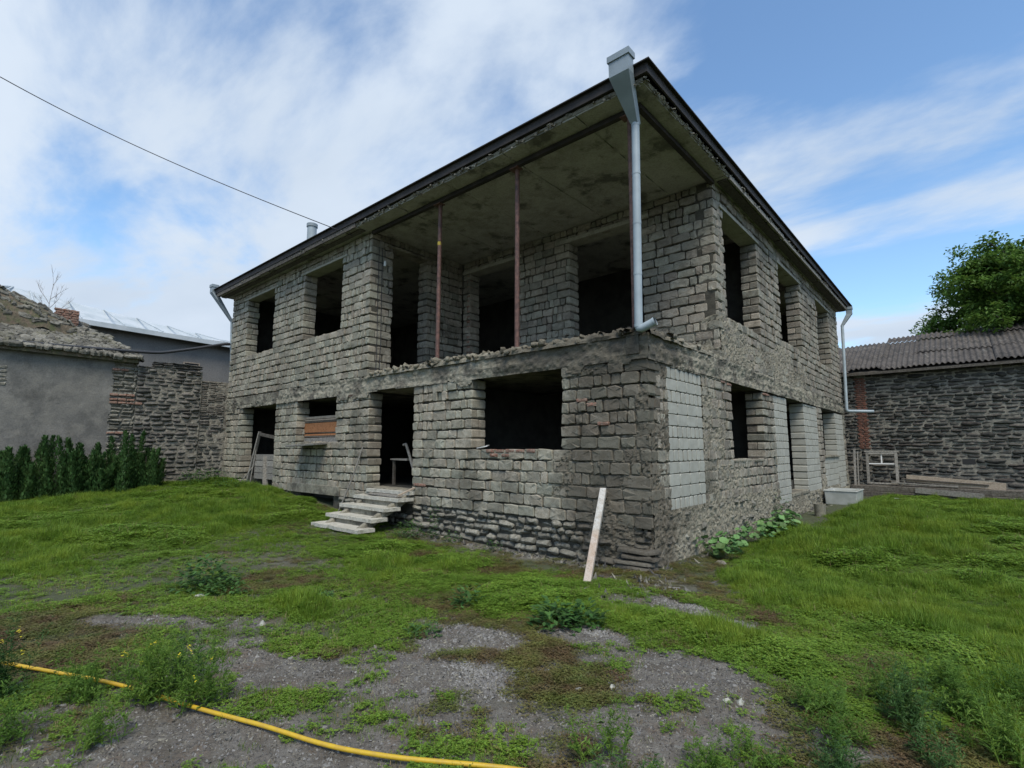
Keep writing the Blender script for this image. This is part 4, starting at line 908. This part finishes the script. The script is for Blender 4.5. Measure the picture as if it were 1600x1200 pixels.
# barn-side clutter
def frame_obj(name, lab, loc, w, h, tdeg, rz, mu=True, m=M_wood_g):
    e = empty(name, loc, R(rz), label=lab, cat='window frame')
    e.rotation_euler = (R(tdeg), 0, R(rz))
    for (a, b, c, d) in ((-w / 2, -w / 2 + .09, 0, h), (w / 2 - .09, w / 2, 0, h), (-w / 2 + .091, w / 2 - .091, h - .09, h - .001), (-w / 2 + .091, w / 2 - .091, 0.001, .06)):
        q = MB(); q.box(a, b, -.05, .05, c, d, .002); q.build('frame_bar', m, e, bevel=.006)
    q = MB(); q.box(-w / 2 - .04, w / 2 + .04, -.06, .06, h + .001, h + .05, .003); q.build('frame_head', m, e, bevel=.004)
    if mu:
        q = MB(); q.box(-w / 2 + .091, w / 2 - .091, -.02, .02, h * .62, h * .62 + .045); q.build('glazing_bar', M_white_p, e)
        q = MB(); q.box(-.02, .02, -.018, .018, h * .62 + .046, h - .091); q.build('glazing_bar', M_white_p, e)
    return e
frame_obj('window_frame', 'old grey window frame without glass leaning on the dark stone barn', (1.02, 17.15, .37), 1.0, 1.22, -8, 0)
dp_ = empty('door_post', (.14, 17.0, .1), label='tall narrow grey timber jamb standing between the house corner and the barn', cat='timber')
t = MB(); t.beam((0, 0, 0), (.02, .3, 1.6), .07, .05); t.build('post', M_wood_g, dp_, bevel=.004)
t = MB(); t.beam((.10, 0.03, 0), (.115, .32, 1.5), .04, .05); t.build('post', M_wood_g, dp_, bevel=.004)
t = MB(); t.box(.0, 9.5, 16.75, 17.4, -.35, .10, .02); t.box(.0, 9.5, 16.80, 17.42, .101, .34, .02); t.build('timber_ledge', M_wood_d, None, bevel=.02, label='long low ledge of dark old timber along the foot of the barn', cat='ledge')
for (a, b, w, h, m, lab) in (((1.75, 17.05, .63), (4.42, 17.0, .43), .05, .25, M_wood_p, 'wide pale pink-brown board on top of the pile below the barn wall'),
                             ((1.3, 16.95, .46), (3.2, 16.9, .38), .2, .04, M_wood_g, 'narrow grey board sticking out left in the pile below the barn wall'),
                             ((1.6, 17.1, .60), (4.0, 17.1, .47), .3, .05, M_wood_d, 'dark board lying directly under the wide pale board'),
                             ((2.0, 16.72, .22), (3.85, 16.70, .10), .05, .19, M_wood_g, 'grey board on edge with a patch of pale paint in front of the timber ledge')):
    t = MB(); t.beam(a, b, w, h, nseg=3); t.build('wooden_board', m, None, bevel=.006, label=lab, cat='board', group='boards piled below the barn')
t = MB(); t.beam((1.05, 15.2, .02), (1.9, 15.1, -.01), .08, .04); t.build('white_strip', M_white_p, None, label='short white strip lying on the lawn in front of the timber ledge', cat='strip')
# bathtub like trough
tb = empty('stone_trough', (.52, 12.1, -.06), R(0), label='old off-white enamel trough standing on rubble beside the far end of the house', cat='trough')
def hollow(mb, w, d, h, th, tp=.9):
    o_ = [(-w / 2, -d / 2), (w / 2, -d / 2), (w / 2, d / 2), (-w / 2, d / 2)]; L0 = [(x * tp, y * tp, 0) for x, y in o_]; L1 = [(x, y, h) for x, y in o_]; L2 = [(x - math.copysign(th, x), y - math.copysign(th, y), h) for x, y in o_]; L3 = [((x - math.copysign(th, x)) * tp, (y - math.copysign(th, y)) * tp, th) for x, y in o_]
    F = [(3, 2, 1, 0)]
    for i in range(3):
        for k in range(4): F.append((i * 4 + k, i * 4 + (k + 1) % 4, i * 4 + 4 + (k + 1) % 4, i * 4 + 4 + k))
    F.append((12, 13, 14, 15)); mb.add(L0 + L1 + L2 + L3, F)
t = MB(); hollow(t, .86, 1.3, .42, .05, .95); o = t.build('basin', M_tub, tb, bevel=.025); o.location = (0, 0, .06)
rim = MB()
for (a, b, c, d) in ((-.45, .45, -.67, -.61), (-.45, .45, .61, .67), (-.45, -.39, -.609, .609), (.39, .45, -.609, .609)): rim.box(a, b, c, d, .470, .50)
rim.build('rim', M_tub, tb, bevel=.01)
for (x, y) in ((-.3, -.55), (.32, -.6), (.3, .55), (-.3, .5)):
    V, F = piece(.22, .2, .12, .03, .015, .8); obj('support_stone', mesh_from('support_stone', V, F, M_stone, True), tb, Matrix.Translation((x, y, .055)))
pt = empty('clay_pot', (.62, 8.0, -.02), label='small grey upright concrete pot standing in the grass before the trough', cat='pot')
t = MB(); prof = [(.0, 0), (.12, 0), (.135, .3), (.145, .34), (.125, .34), (.11, .05), (0, .05)]; V = []; n = 20
for (r_, z) in prof:
    for k in range(n): a = 2 * math.pi * k / n; V.append((r_ * math.cos(a), r_ * math.sin(a), z))
t.add(V, [(i * n + k, i * n + (k + 1) % n, (i + 1) * n + (k + 1) % n, (i + 1) * n + k) for i in range(len(prof) - 1) for k in range(n)]); t.build('body', M_conc, pt, smooth=True)

# ---------------------------------------------------------------- hose
hp = [(-3.2, -7.3), (-2.4, -6.78), (-1.888, -6.523), (-1.61, -6.396), (-1.33, -6.276), (-1.05, -6.16), (-.789, -6.058), (-.319, -5.912), (.189, -5.722), (.655, -5.56), (1.025, -5.385), (1.339, -5.195), (1.7, -4.98), (2.3, -4.7), (3.4, -4.5)]
pts = []
for i in range(len(hp) - 1):
    p0 = np.array(hp[max(i - 1, 0)]); p1 = np.array(hp[i]); p2 = np.array(hp[i + 1]); p3 = np.array(hp[min(i + 2, len(hp) - 1)])
    for s_ in np.linspace(0, 1, 8, endpoint=False):
        q = .5 * ((2 * p1) + (-p0 + p2) * s_ + (2 * p0 - 5 * p1 + 4 * p2 - p3) * s_ ** 2 + (-p0 + 3 * p1 - 3 * p2 + p3) * s_ ** 3); pts.append((q[0], q[1], float(ground_z(q[0], q[1])) + .02))
zz = np.array([p[2] for p in pts]); zz = np.convolve(np.pad(zz, 9, 'edge'), np.ones(19) / 19, 'valid') + .012; pts = [(p[0], p[1], z_) for p, z_ in zip(pts, zz)]
t = MB(); t.tube(pts, .0132, 12); t.build('garden_hose', M_hose, None, smooth=True, label='long yellow garden hose snaking across the gravel in the foreground', cat='hose')

# ---------------------------------------------------------------- vegetation builders
def leaf_tri(V, F, p, d, s, w, up=None):
    """two-triangle bent leaf from p along d"""
    sd = d.cross(Vector((0, 0, 1)));
    if sd.length < 1e-3: sd = Vector((1, 0, 0))
    sd.normalize(); b = len(V); m = p + d * s * .5 + Vector((0, 0, s * .08)); V += [p, m + sd * w / 2, p + d * s, m - sd * w / 2]; F.append((b, b + 1, b + 2, b + 3))
def feather_weed(h, nst, g, spread=.12, leaf=.03, dens=1.2):
    V, F = [], []
    for s_ in range(nst):
        a = g.uniform(0, 6.283); r0 = g.uniform(0, spread); base = Vector((math.cos(a) * r0, math.sin(a) * r0, 0)); H = h * g.uniform(.6, 1.1); lean = Vector((g.normal(0, .16), g.normal(0, .16), 1)).normalized()
        nn = int(H / .011 * dens)
        b = len(V); sd = Vector((.0025, 0, 0)); tip = base + lean * H; V += [base - sd, base + sd, tip]; F.append((b, b + 1, b + 2))
        for k in range(nn):
            f = g.uniform(.08, 1.02); p = base + lean * H * f; az = g.uniform(0, 6.283); el = g.uniform(.0, .8); d = Vector((math.cos(az) * math.cos(el), math.sin(az) * math.cos(el), math.sin(el)))
            bl = leaf * g.uniform(.8, 2.6) * (1.15 - .75 * f)
            leaf_tri(V, F, p, d, bl, bl * .16)
            for j in range(5):
                q = p + d * bl * g.uniform(.25, .95); d2 = (d + Vector((g.normal(0, .8), g.normal(0, .8), g.normal(.1, .4)))).normalized(); leaf_tri(V, F, q, d2, bl * .42, bl * .13)
    return V, F
def leafy_bush(rad, h, n, g, size, flat=.7, asp=.5):
    V, F = [], []
    for k in range(n):
        d = Vector(g.normal(size=3)); d.z = abs(d.z); d.normalize(); rr = g.random() ** .4; p = Vector((d.x * rad * rr, d.y * rad * rr, d.z * h * rr * flat / .7))
        az = math.atan2(d.y, d.x) + g.normal(0, .7); el = g.uniform(-.5, .6); dd = Vector((math.cos(az) * math.cos(el), math.sin(az) * math.cos(el), math.sin(el))); s_ = size * g.uniform(.6, 1.3); leaf_tri(V, F, p, dd, s_, s_ * asp)
    return V, F
def rosette(n, g, size, h, asp=.85):
    V, F = [], []
    for k in range(n):
        az = g.uniform(0, 6.283); r0 = g.uniform(.02, size * 2.6); top = Vector((math.cos(az) * r0, math.sin(az) * r0, h * g.uniform(.4, 1))); b = len(V); sd = Vector((.002, .002, 0)); V += [Vector((0, 0, 0)) - sd, sd, top]; F.append((b, b + 1, b + 2))
        s_ = size * g.uniform(.6, 1.15); nrm = Vector((math.cos(az) * .4 + g.normal(0, .25), math.sin(az) * .4 + g.normal(0, .25), 1)).normalized(); x = nrm.orthogonal().normalized(); y = nrm.cross(x); b = len(V); m = 9
        V.append(top - nrm * s_ * .1)
        for j in range(m): a = 6.283 * j / m; rr = s_ * .5 * (1 + .12 * math.cos(a * 5)); V.append(top + x * math.cos(a) * rr + y * math.sin(a) * rr * (asp + .1) + nrm * .01 * math.cos(3 * a))
        F += [(b, b + 1 + j, b + 1 + (j + 1) % m) for j in range(m)]
    return V, F
gv = np.random.default_rng(21)
def plant(name, lab, cat, grp, x, y, part, m, VF, extra=None, rz=None):
    z = float(ground_z(x, y)); e = empty(name, (x, y, z - .01), gv.uniform(0, 6.28) if rz is None else rz, label=lab, cat=cat, group=grp)
    V, F = VF; obj(part, mesh_from(part, [tuple(v) for v in V], F, m), e)
    if extra: obj(extra[0], mesh_from(extra[0], [tuple(v) for v in extra[1]], extra[2], extra[3]), e)
    return e
# feathery weeds in the foreground
def flowers(h, n, sp):
    V, F = [], []
    for k in range(n):
        p = Vector((gv.normal(0, sp), gv.normal(0, sp), h * gv.uniform(.8, 1.25)))
        for j in range(6): leaf_tri(V, F, p + Vector((0, 0, gv.normal(0, .012))), Vector((math.cos(j), math.sin(j), .3)).normalized(), .014, .012)
    return V, F
fw = [(-1.45, -6.75, .38, 13, 'tall feathery weed cut by the left edge of the picture'), (-1.0, -6.35, .26, 8, 'feathery weed standing over the yellow hose near the left edge'),
      (-.62, -6.05, .34, 13, 'large feathery weed where the yellow hose disappears, left of the gap'), (-.35, -5.85, .30, 10, 'feathery weed just right of the hidden stretch of hose'), (-.85, -5.8, .26, 9, 'feathery weed behind the hidden stretch of hose'),
      (-.35, -6.4, .2, 9, 'feathery weed in front of the hose at lower left'), (-.75, -6.75, .22, 8, 'feathery weed low at the left edge below the hose'),
      (1.95, -4.55, .26, 5, 'slender feathery weed at the bottom centre of the gravel'), (2.15, -4.75, .16, 6, 'short pale feathery weed at the bottom edge right of centre'), (2.45, -4.4, .18, 7, 'pale feathery weed second from the centre along the bottom edge'), (2.62, -4.1, .16, 6, 'pale feathery weed third from the centre along the bottom edge'),
      (2.9, -3.6, .22, 9, 'bushy feathery weed at the lower right'), (3.2, -3.1, .26, 10, 'dark feathery weed in the lower right thicket'), (3.45, -2.75, .28, 10, 'dark feathery weed near the right edge of the picture'), (3.05, -2.85, .24, 10, 'feathery weed at the back of the lower right thicket'), (3.6, -3.1, .24, 10, 'feathery weed in the lower right corner'), (3.3, -3.5, .16, 8, 'low feathery weed at the bottom right edge'), (3.75, -2.4, .26, 9, 'tall thin feathery weed at the right edge above the corner'),
      (2.75, -3.25, .18, 10, 'feathery weed at the left end of the lower right thicket'), (3.35, -2.35, .22, 10, 'feathery weed on the upper edge of the lower right thicket'), (2.95, -3.95, .15, 9, 'low pale feathery weed at the bottom edge below the thicket'),
      (-1.75, -7.0, .34, 12, 'dark feathery weed filling the left edge above the hose'), (-1.15, -6.0, .2, 9, 'thin feathery weed behind the visible left piece of hose')]
for i, (x, y, h, n, lab) in enumerate(fw):
    fl_ = flowers(h, 5, .1) if i in (2, 3, 0) else None
    plant('feathery_weed', lab, 'weed', 'feathery weeds in the foreground', x, y, 'foliage', G_weed if i % 4 else G_dark, feather_weed(h * 1.5, int(n * 1.7), gv, .17, .032), ('flower', fl_[0], fl_[1], G_flower) if fl_ else None)
# dark leafy bushes in the yard
for (x, y, r_, h, n, sz, lab) in [(-3.55, -4.75, .36, .40, 420, .085, 'dense dark leafy bush on the left lawn'), (-3.1, -4.7, .25, .2, 200, .07, 'low dark leafy clump right beside the dense bush on the lawn'), (-.78, -3.0, .17, .26, 130, .08, 'dark leafy weed on the lawn in front of the large window'),
                               (.42, -3.0, .22, .28, 170, .10, 'dark long-leaved weed at the edge of the gravel in front of the pole'), (.62, -2.75, .2, .24, 130, .09, 'lighter long-leaved weed behind the dark one before the pole'), (-2.2, -4.0, .16, .1, 110, .05, 'small flat green tuft on the mossy ground'), (-.4, -3.95, .2, .09, 160, .045, 'small dark tuft left of the bare gravel patch'),
                               (-5.0, -.55, .35, .34, 420, .055, 'dark green growth under the right side of the staircase'), (-4.55, -.3, .12, .75, 200, .05, 'climbing weed rising up the wall right of the staircase'), (-4.0, -.3, .2, .25, 150, .05, 'small weed at the wall foot below the large window'), (-15.5, -.9, .8, .5, 800, .08, 'spreading green growth at the foot of the rubble garden wall'), (-13.6, -.7, .6, .35, 500, .07, 'green growth in front of the garage opening'), (-2.9, -.35, .2, .22, 120, .05, 'low weed at the wall foot right of the climbing weed')]:
    plant('leafy_bush', lab, 'bush', None, x, y, 'foliage', G_dark, leafy_bush(r_, h, n, gv, sz, .7, .55))
# mallows along the side wall
for (x, y, s_, n, lab) in [(.30, 1.75, .13, 30, 'pale mallow clump nearest the front corner of the side wall'), (.36, 2.35, .12, 24, 'second mallow clump from the corner along the side wall'), (.34, 3.5, .12, 24, 'mallow clump below the side window'), (.38, 4.3, .14, 30, 'large mallow clump beyond the side window'), (.42, 5.1, .14, 30, 'mallow clump before the side door'), (.34, 5.9, .12, 22, 'farthest mallow clump by the side door')]:
    plant('mallow_plant', lab, 'plant', 'mallow plants along the side wall', x, y, 'foliage', G_mallow, rosette(int(n * 1.5), gv, s_ * 1.15, .34))
plant('leafy_bush', 'thin dark weed growing out of the plinth beside the side door', 'bush', None, .16, 6.3, 'foliage', G_dark, leafy_bush(.2, .75, 170, gv, .08))
# thuja hedge
for i, (x, y, h, r_) in enumerate([(-15.7, -6.3, 1.35, .34), (-15.6, -5.55, 1.5, .42), (-15.55, -4.95, 1.8, .36), (-15.5, -4.4, 1.7, .38), (-15.45, -3.75, 1.45, .34), (-15.4, -3.2, 1.7, .42), (-15.5, -3.0, 1.8, .44), (-15.45, -2.55, 1.25, .36), (-15.9, -5.2, 1.35, .4), (-15.85, -4.05, 1.3, .4)]):
    lab = ['thuja shrub cut by the left edge of the picture', 'broad thuja second from the left', 'tall thuja third from the left in front of the plaster', 'thuja fourth from the left in the hedge', 'narrow thuja in the dip of the hedge', 'pointed thuja third from the right end of the hedge', 'largest thuja near the right end of the hedge', 'short thuja closing the right end of the hedge', 'thuja set back between the second and third of the front row', 'thuja set back behind the dip of the hedge'][i]
    n = 6000; ns = 11; sx = gv.normal(0, r_ * .55, ns); sy = gv.normal(0, r_ * .5, ns); sh = h * gv.uniform(.45, 1.0, ns); sh[0] = h * .97; sr = gv.uniform(.10, .19, ns); lx = gv.normal(0, .09, ns); ly = gv.normal(0, .09, ns)
    k = gv.integers(0, ns, n); f = gv.random(n); a = gv.uniform(0, 6.283, n); rr = sr[k] * np.clip(1.03 - f ** 2.2, 0, 1) ** .7 * gv.uniform(.2, 1.3, n)
    p = np.c_[sx[k] + rr * np.cos(a) + lx[k] * f * 2, sy[k] + rr * np.sin(a) + ly[k] * f * 2, f * sh[k]]; s_ = gv.uniform(.05, .13, n)
    ax = np.c_[np.cos(a) * .35 + gv.normal(0, .2, n), np.sin(a) * .35 + gv.normal(0, .2, n), np.ones(n)]; ax /= np.linalg.norm(ax, axis=1)[:, None]; sd = np.c_[-np.sin(a), np.cos(a), gv.normal(0, .3, n)]
    S = s_[:, None]; V = np.stack([p, p + ax * S * .5 + sd * S * .22, p + ax * S, p + ax * S * .5 - sd * S * .22], 1).reshape(-1, 3)
    e = empty('thuja_shrub', (x, y, float(ground_z(x, y)) - .03), label=lab, cat='shrub', group='thuja hedge before the plastered wall'); obj('foliage', mesh_from('foliage', V, np.arange(n * 4).reshape(n, 4), G_thuja), e)
    t = MB(); t.tube([(0, 0, 0), (0, 0, h * .8)], [.04, .01], 6); t.build('trunk', M_bark, e)
# single rocks
for (x, y, s_, m, lab) in [(-3.15, -4.95, .10, M_white, 'pale rock on the lawn in front of the dense bush'), (-1.75, -4.85, .07, M_white, 'small white rock on the mossy ground left of centre'), (-1.2, -5.1, .05, M_stone, 'small grey rock on the gravel at left'), (.52, 1.25, .14, M_conc, 'flat pale stone beside the first mallow clump'), (1.35, -3.95, .055, M_stone, 'grey pebble-like rock in the gravel at bottom centre'), (1.5, -3.75, .045, M_white, 'pale small rock right of the grey one in the gravel'),
                         (2.25, -3.55, .045, M_white, 'left one of two white pebbles in the lower right gravel'), (2.32, -3.5, .05, M_white, 'right one of two white pebbles in the lower right gravel'), (1.95, -2.3, .07, M_white, 'white rock on the grass edge right of the gravel'), (.9, -2.6, .06, M_conc, 'pale rock near the dark long-leaved weed'), (-1.65, -6.6, .06, M_stone, 'grey rock below the hose at the left edge')]:
    V, F = piece(s_ * 1.6, s_ * 1.1, s_ * .5, s_ * .35, s_ * .08, 1); o = obj('rock', mesh_from('rock', V, F, m, True), None, label=lab, cat='rock'); o.location = (x, y, float(ground_z(x, y)) + s_ * .3); o.rotation_euler = (0, 0, U(0, 3))
for k in range(4):   # stacked stone slabs at the corner foot
    V, F = piece(U(.45, .62), U(.3, .4), .05, .02, .018, .3); o = obj('corner_slab', mesh_from('corner_slab', V, F, M_rub, True), None, label=['lowest', 'second', 'third', 'topmost'][k] + ' thin stone slab jutting from the foot of the front corner', cat='stone slab', group='slabs at the corner foot'); o.location = (-.22 + U(-.05, .05), -.03 - .03 * (3 - k), .0 + k * .075); o.rotation_euler = (0, 0, U(-.1, .1))

# ---------------------------------------------------------------- ground cover (stuff): instanced tufts
def proto_coll(name, items):
    c = bpy.data.collections.new(name)
    for i, (V, F, m) in enumerate(items):
        o = bpy.data.objects.new('%s_%02d' % (name, i), mesh_from(name, [tuple(v) for v in V], F, m)); c.objects.link(o)
    return c
def grass_tuft(n, h, g, spread=.06, w=.005):
    V, F = [], []
    for k in range(n):
        a = g.uniform(0, 6.283); r0 = spread * math.sqrt(g.random()); p = Vector((math.cos(a) * r0, math.sin(a) * r0, 0)); H = h * g.uniform(.5, 1.2); az = g.uniform(0, 6.283); ln = g.uniform(.1, .6) * H; d = Vector((math.cos(az), math.sin(az), 0)); sd = Vector((-d.y, d.x, 0)) * w * g.uniform(.6, 1.2) * .5
        m = p + d * ln * .35 + Vector((0, 0, H * .6)); tp = p + d * ln + Vector((0, 0, H)); b = len(V); V += [p - sd, p + sd, m + sd * .8, m - sd * .8, tp]; F += [(b, b + 1, b + 2, b + 3), (b + 3, b + 2, b + 4)]
    return V, F
def clover(n, h, g, spread, s):
    V, F = [], []
    for k in range(n):
        a = g.uniform(0, 6.283); r0 = spread * math.sqrt(g.random()); p = Vector((math.cos(a) * r0, math.sin(a) * r0, h * g.uniform(.3, 1)))
        az = g.uniform(0, 6.283)
        for j in range(3):
            d = Vector((math.cos(az + 2.09 * j), math.sin(az + 2.09 * j), g.uniform(-.1, .5))).normalized(); leaf_tri(V, F, p, d, s * g.uniform(.7, 1.2), s * .8)
    return V, F
gg = np.random.default_rng(5)
pc_grass = proto_coll('tuft', [(*grass_tuft(34, h, gg, .07, .0055), G_grass) for h in (.10, .12, .09, .14)] + [(*clover(26, .07, gg, .08, .02), G_clover) for _ in range(3)] + [(*grass_tuft(18, .11, gg, .07, .004), G_straw)])
pc_moss = proto_coll('low', [(*clover(30, .018, gg, .06, .010), G_moss) for _ in range(3)] + [(*grass_tuft(16, .035, gg, .05, .003), G_grass), (*clover(20, .02, gg, .05, .013), G_clover), (*grass_tuft(12, .03, gg, .05, .003), G_straw)])
pb = [piece(s_, s_ * .8, s_ * .35, s_ * .2, s_ * .08, 1, gg) for s_ in (.02, .024, .018, .03, .022)]
pc_peb = proto_coll('pebble', [(V, F, m) for (V, F), m in zip(pb, (M_stone, M_conc, mat('dark_gravel', (.085, .08, .075), ((.12, .11, .10),), island=.3, bump=.3), mat('light_gravel', (.25, .24, .22), ((.17, .16, .15),), island=.3, bump=.3), M_stone))])
def scatter(name, xy, sc, ids, coll, lab, cat, tilt=.25, zoff=0.):
    n = len(xy); z = ground_z(xy[:, 0], xy[:, 1]) + zoff; me = bpy.data.meshes.new(name); me.vertices.add(n); me.vertices.foreach_set('co', np.c_[xy, z].astype(np.float32).ravel())
    for nm, ty, val in (('sc', 'FLOAT', sc), ('idx', 'INT', ids)):
        a = me.attributes.new(nm, ty, 'POINT'); a.data.foreach_set('value', np.asarray(val, dtype=np.float32 if ty == 'FLOAT' else np.int32))
    rt_ = me.attributes.new('rot', 'FLOAT_VECTOR', 'POINT'); rt_.data.foreach_set('vector', np.c_[gg.normal(0, tilt * .5, n), gg.normal(0, tilt * .5, n), gg.uniform(0, 6.283, n)].astype(np.float32).ravel())
    me.update(); o = obj(name, me, label=lab, cat=cat, kind='stuff')
    ng = bpy.data.node_groups.new(name, 'GeometryNodeTree'); ng.interface.new_socket('Geometry', in_out='INPUT', socket_type='NodeSocketGeometry'); ng.interface.new_socket('Geometry', in_out='OUTPUT', socket_type='NodeSocketGeometry')
    gi = ng.nodes.new('NodeGroupInput'); go = ng.nodes.new('NodeGroupOutput'); ci = ng.nodes.new('GeometryNodeCollectionInfo'); ci.inputs['Collection'].default_value = coll; ci.inputs['Separate Children'].default_value = True; ci.inputs['Reset Children'].default_value = True
    ip = ng.nodes.new('GeometryNodeInstanceOnPoints'); ip.inputs['Pick Instance'].default_value = True
    def na(nm, dt):
        q = ng.nodes.new('GeometryNodeInputNamedAttribute'); q.data_type = dt; q.inputs['Name'].default_value = nm; return q.outputs['Attribute']
    l_ = ng.links; l_.new(gi.outputs[0], ip.inputs['Points']); l_.new(ci.outputs[0], ip.inputs['Instance']); l_.new(na('idx', 'INT'), ip.inputs['Instance Index']); l_.new(na('rot', 'FLOAT_VECTOR'), ip.inputs['Rotation']); l_.new(na('sc', 'FLOAT'), ip.inputs['Scale']); l_.new(ip.outputs[0], go.inputs[0])
    md = o.modifiers.new('scatter', 'NODES'); md.node_group = ng; return o
def outside_house(x, y): return ~((x > -16.5) & (x < .04) & (y > -.06)) & (x > -16.45) & (y < 16.75)
def lushness(x, y):
    b = bareness(x, y)
    right = sm(x + .6 * sm(y, .8, 2.2) * (1 - sm(y, 5.2, 6.4)), .6, 1.4) * sm(y + .95 * (x - 2.2), -1.9, -.9)
    left = sm(-x, 4.2, 8.0) * .72
    strip = np.exp(-((y + 2.2 + .10 * (x + 1)) / .9) ** 2) * sm(x, -6.5, -4.5) * .9
    mound = np.exp(-(((x + 2.0) / .55) ** 2 + ((y + 4.35) / .25) ** 2)) * .8
    band = np.exp(-((x - 1.5) / .9) ** 2 - ((y + 2.15) / .38) ** 2)
    n = fbm(x * 1.1, y * 1.1, 4, 14)
    return np.clip(np.maximum.reduce([right, left, strip, mound, band]) * (.05 + 1.75 * n) - .9 * b, 0, 1)
def sample(n, x0, x1, y0, y1): return np.c_[gg.uniform(x0, x1, n), gg.uniform(y0, y1, n)]
def inview(p, m=.35):
    q = np.c_[p, np.zeros(len(p))] - CAM; dep = q @ _F; hx = q @ np.array([math.cos(HEAD), math.sin(HEAD), 0]); return (dep > -.2) & (np.abs(hx) < (dep + 1.0) * (800 / 810 + m))
xy = np.vstack([sample(60000, -2, 5.5, -7.2, 1), sample(120000, .0, 9, -4, 9), sample(50000, 0, 10, 8, 17), sample(110000, -9, 1, -7.5, 0), sample(90000, -16.4, -8, -9, .1)])
lu = lushness(xy[:, 0], xy[:, 1]); keep = (gg.random(len(xy)) < lu) & outside_house(xy[:, 0], xy[:, 1]) & inview(xy); xy = xy[keep]; lu = lu[keep]
dist = np.hypot(xy[:, 0] - CAM[0], xy[:, 1] - CAM[1]); patch = fbm(xy[:, 0] * .7, xy[:, 1] * .7, 3, 33)
ids = np.where(gg.random(len(xy)) < .15 + .9 * sm(patch, .42, .62), gg.integers(4, 7, len(xy)), gg.integers(0, 4, len(xy))); ids = np.where(gg.random(len(xy)) < .02, 7, ids)
scl = (.3 + .75 * lu) * gg.uniform(.6, 1.25, len(xy)) * (.8 + .25 * sm(dist, 4, 12)) * (.45 + 1.1 * sm(fbm(xy[:, 0] * 1.7, xy[:, 1] * 1.7, 4, 71), .3, .7))
print('grass', len(xy)); scatter('lawn_grass', xy, scl, ids, pc_grass, 'bright green grass and clover covering the lawn on both sides of the yard', 'grass')
xy = np.vstack([sample(70000, -4, 4.5, -7.4, -1), sample(26000, -12, 0, -8, 0), sample(20000, -1, 6, -4, 3)])
b = bareness(xy[:, 0], xy[:, 1]); n_ = fbm(xy[:, 0] * 3, xy[:, 1] * 3, 4, 19); keep = (gg.random(len(xy)) < np.clip((1.04 - 1.08 * b) * (.25 + 1.5 * sm(n_, .35, .65)), 0, 1) * .85) & outside_house(xy[:, 0], xy[:, 1]) & inview(xy); xy = xy[keep]
warm = fbm(xy[:, 0] * .9, xy[:, 1] * .9, 3, 8)
ids = np.where(gg.random(len(xy)) < sm(warm, .4, .6), gg.integers(0, 3, len(xy)), gg.choice([3, 4, 4, 5, 3], len(xy))); print('moss', len(xy)); scatter('low_ground_cover', xy, gg.uniform(.6, 1.4, len(xy)), ids, pc_moss, 'thin mossy ground cover between the gravel patches', 'ground cover')
xy = np.vstack([sample(150000, -3, 4, -7.2, -1), sample(16000, -7, 1, -5, 0)])
b = bareness(xy[:, 0], xy[:, 1]); keep = (gg.random(len(xy)) < np.clip(.12 + .9 * b, 0, 1)) & outside_house(xy[:, 0], xy[:, 1]) & inview(xy); xy = xy[keep]
ex = []
for (cx_, cy_, rx_, ry_, n__) in [(.62, -4.2, .28, .12, 900), (.8, -4.35, .2, .08, 500), (1.65, -1.75, .32, .09, 900), (1.2, -1.55, .3, .12, 500), (.8, -2.9, .3, .1, 400), (.0, -3.6, .4, .3, 500)]:
    ex.append(np.c_[gg.normal(cx_, rx_ * .6, n__), gg.normal(cy_, ry_ * .6, n__)])
ex = np.vstack(ex); scatter('crushed_concrete', ex, gg.uniform(.3, 1.1, len(ex)), gg.choice([3, 3, 3, 1, 4], len(ex)), pc_peb, 'pale crushed concrete crumbs strewn in patches on the bare gravel', 'rubble crumbs', tilt=.8)
deb = np.vstack([np.c_[gg.uniform(-5.4, .2, 420), -.08 - np.abs(gg.normal(0, .16, 420))], np.c_[.08 + np.abs(gg.normal(0, .12, 260)), gg.uniform(0, 12, 260)], np.c_[gg.normal(.35, .35, 160), gg.normal(-.9, .4, 160)]])
scatter('wall_foot_debris', deb, gg.uniform(1.0, 4.0, len(deb)) * gg.choice([.5, 1, 1.4], len(deb)), gg.choice([0, 1, 2, 4], len(deb)), pc_peb, 'fallen mortar lumps and stone chips lying along the foot of the house walls', 'debris', tilt=.8)
print('pebbles', len(xy)); scatter('gravel', xy, gg.uniform(.25, .8, len(xy)) + 1.0 * (gg.random(len(xy)) < .02), gg.choice([0, 1, 2, 2, 2, 3, 4], len(xy)), pc_peb, 'loose grey gravel stones in the bare patches of the yard', 'gravel', tilt=.8)
scene.cycles.max_bounces = 6
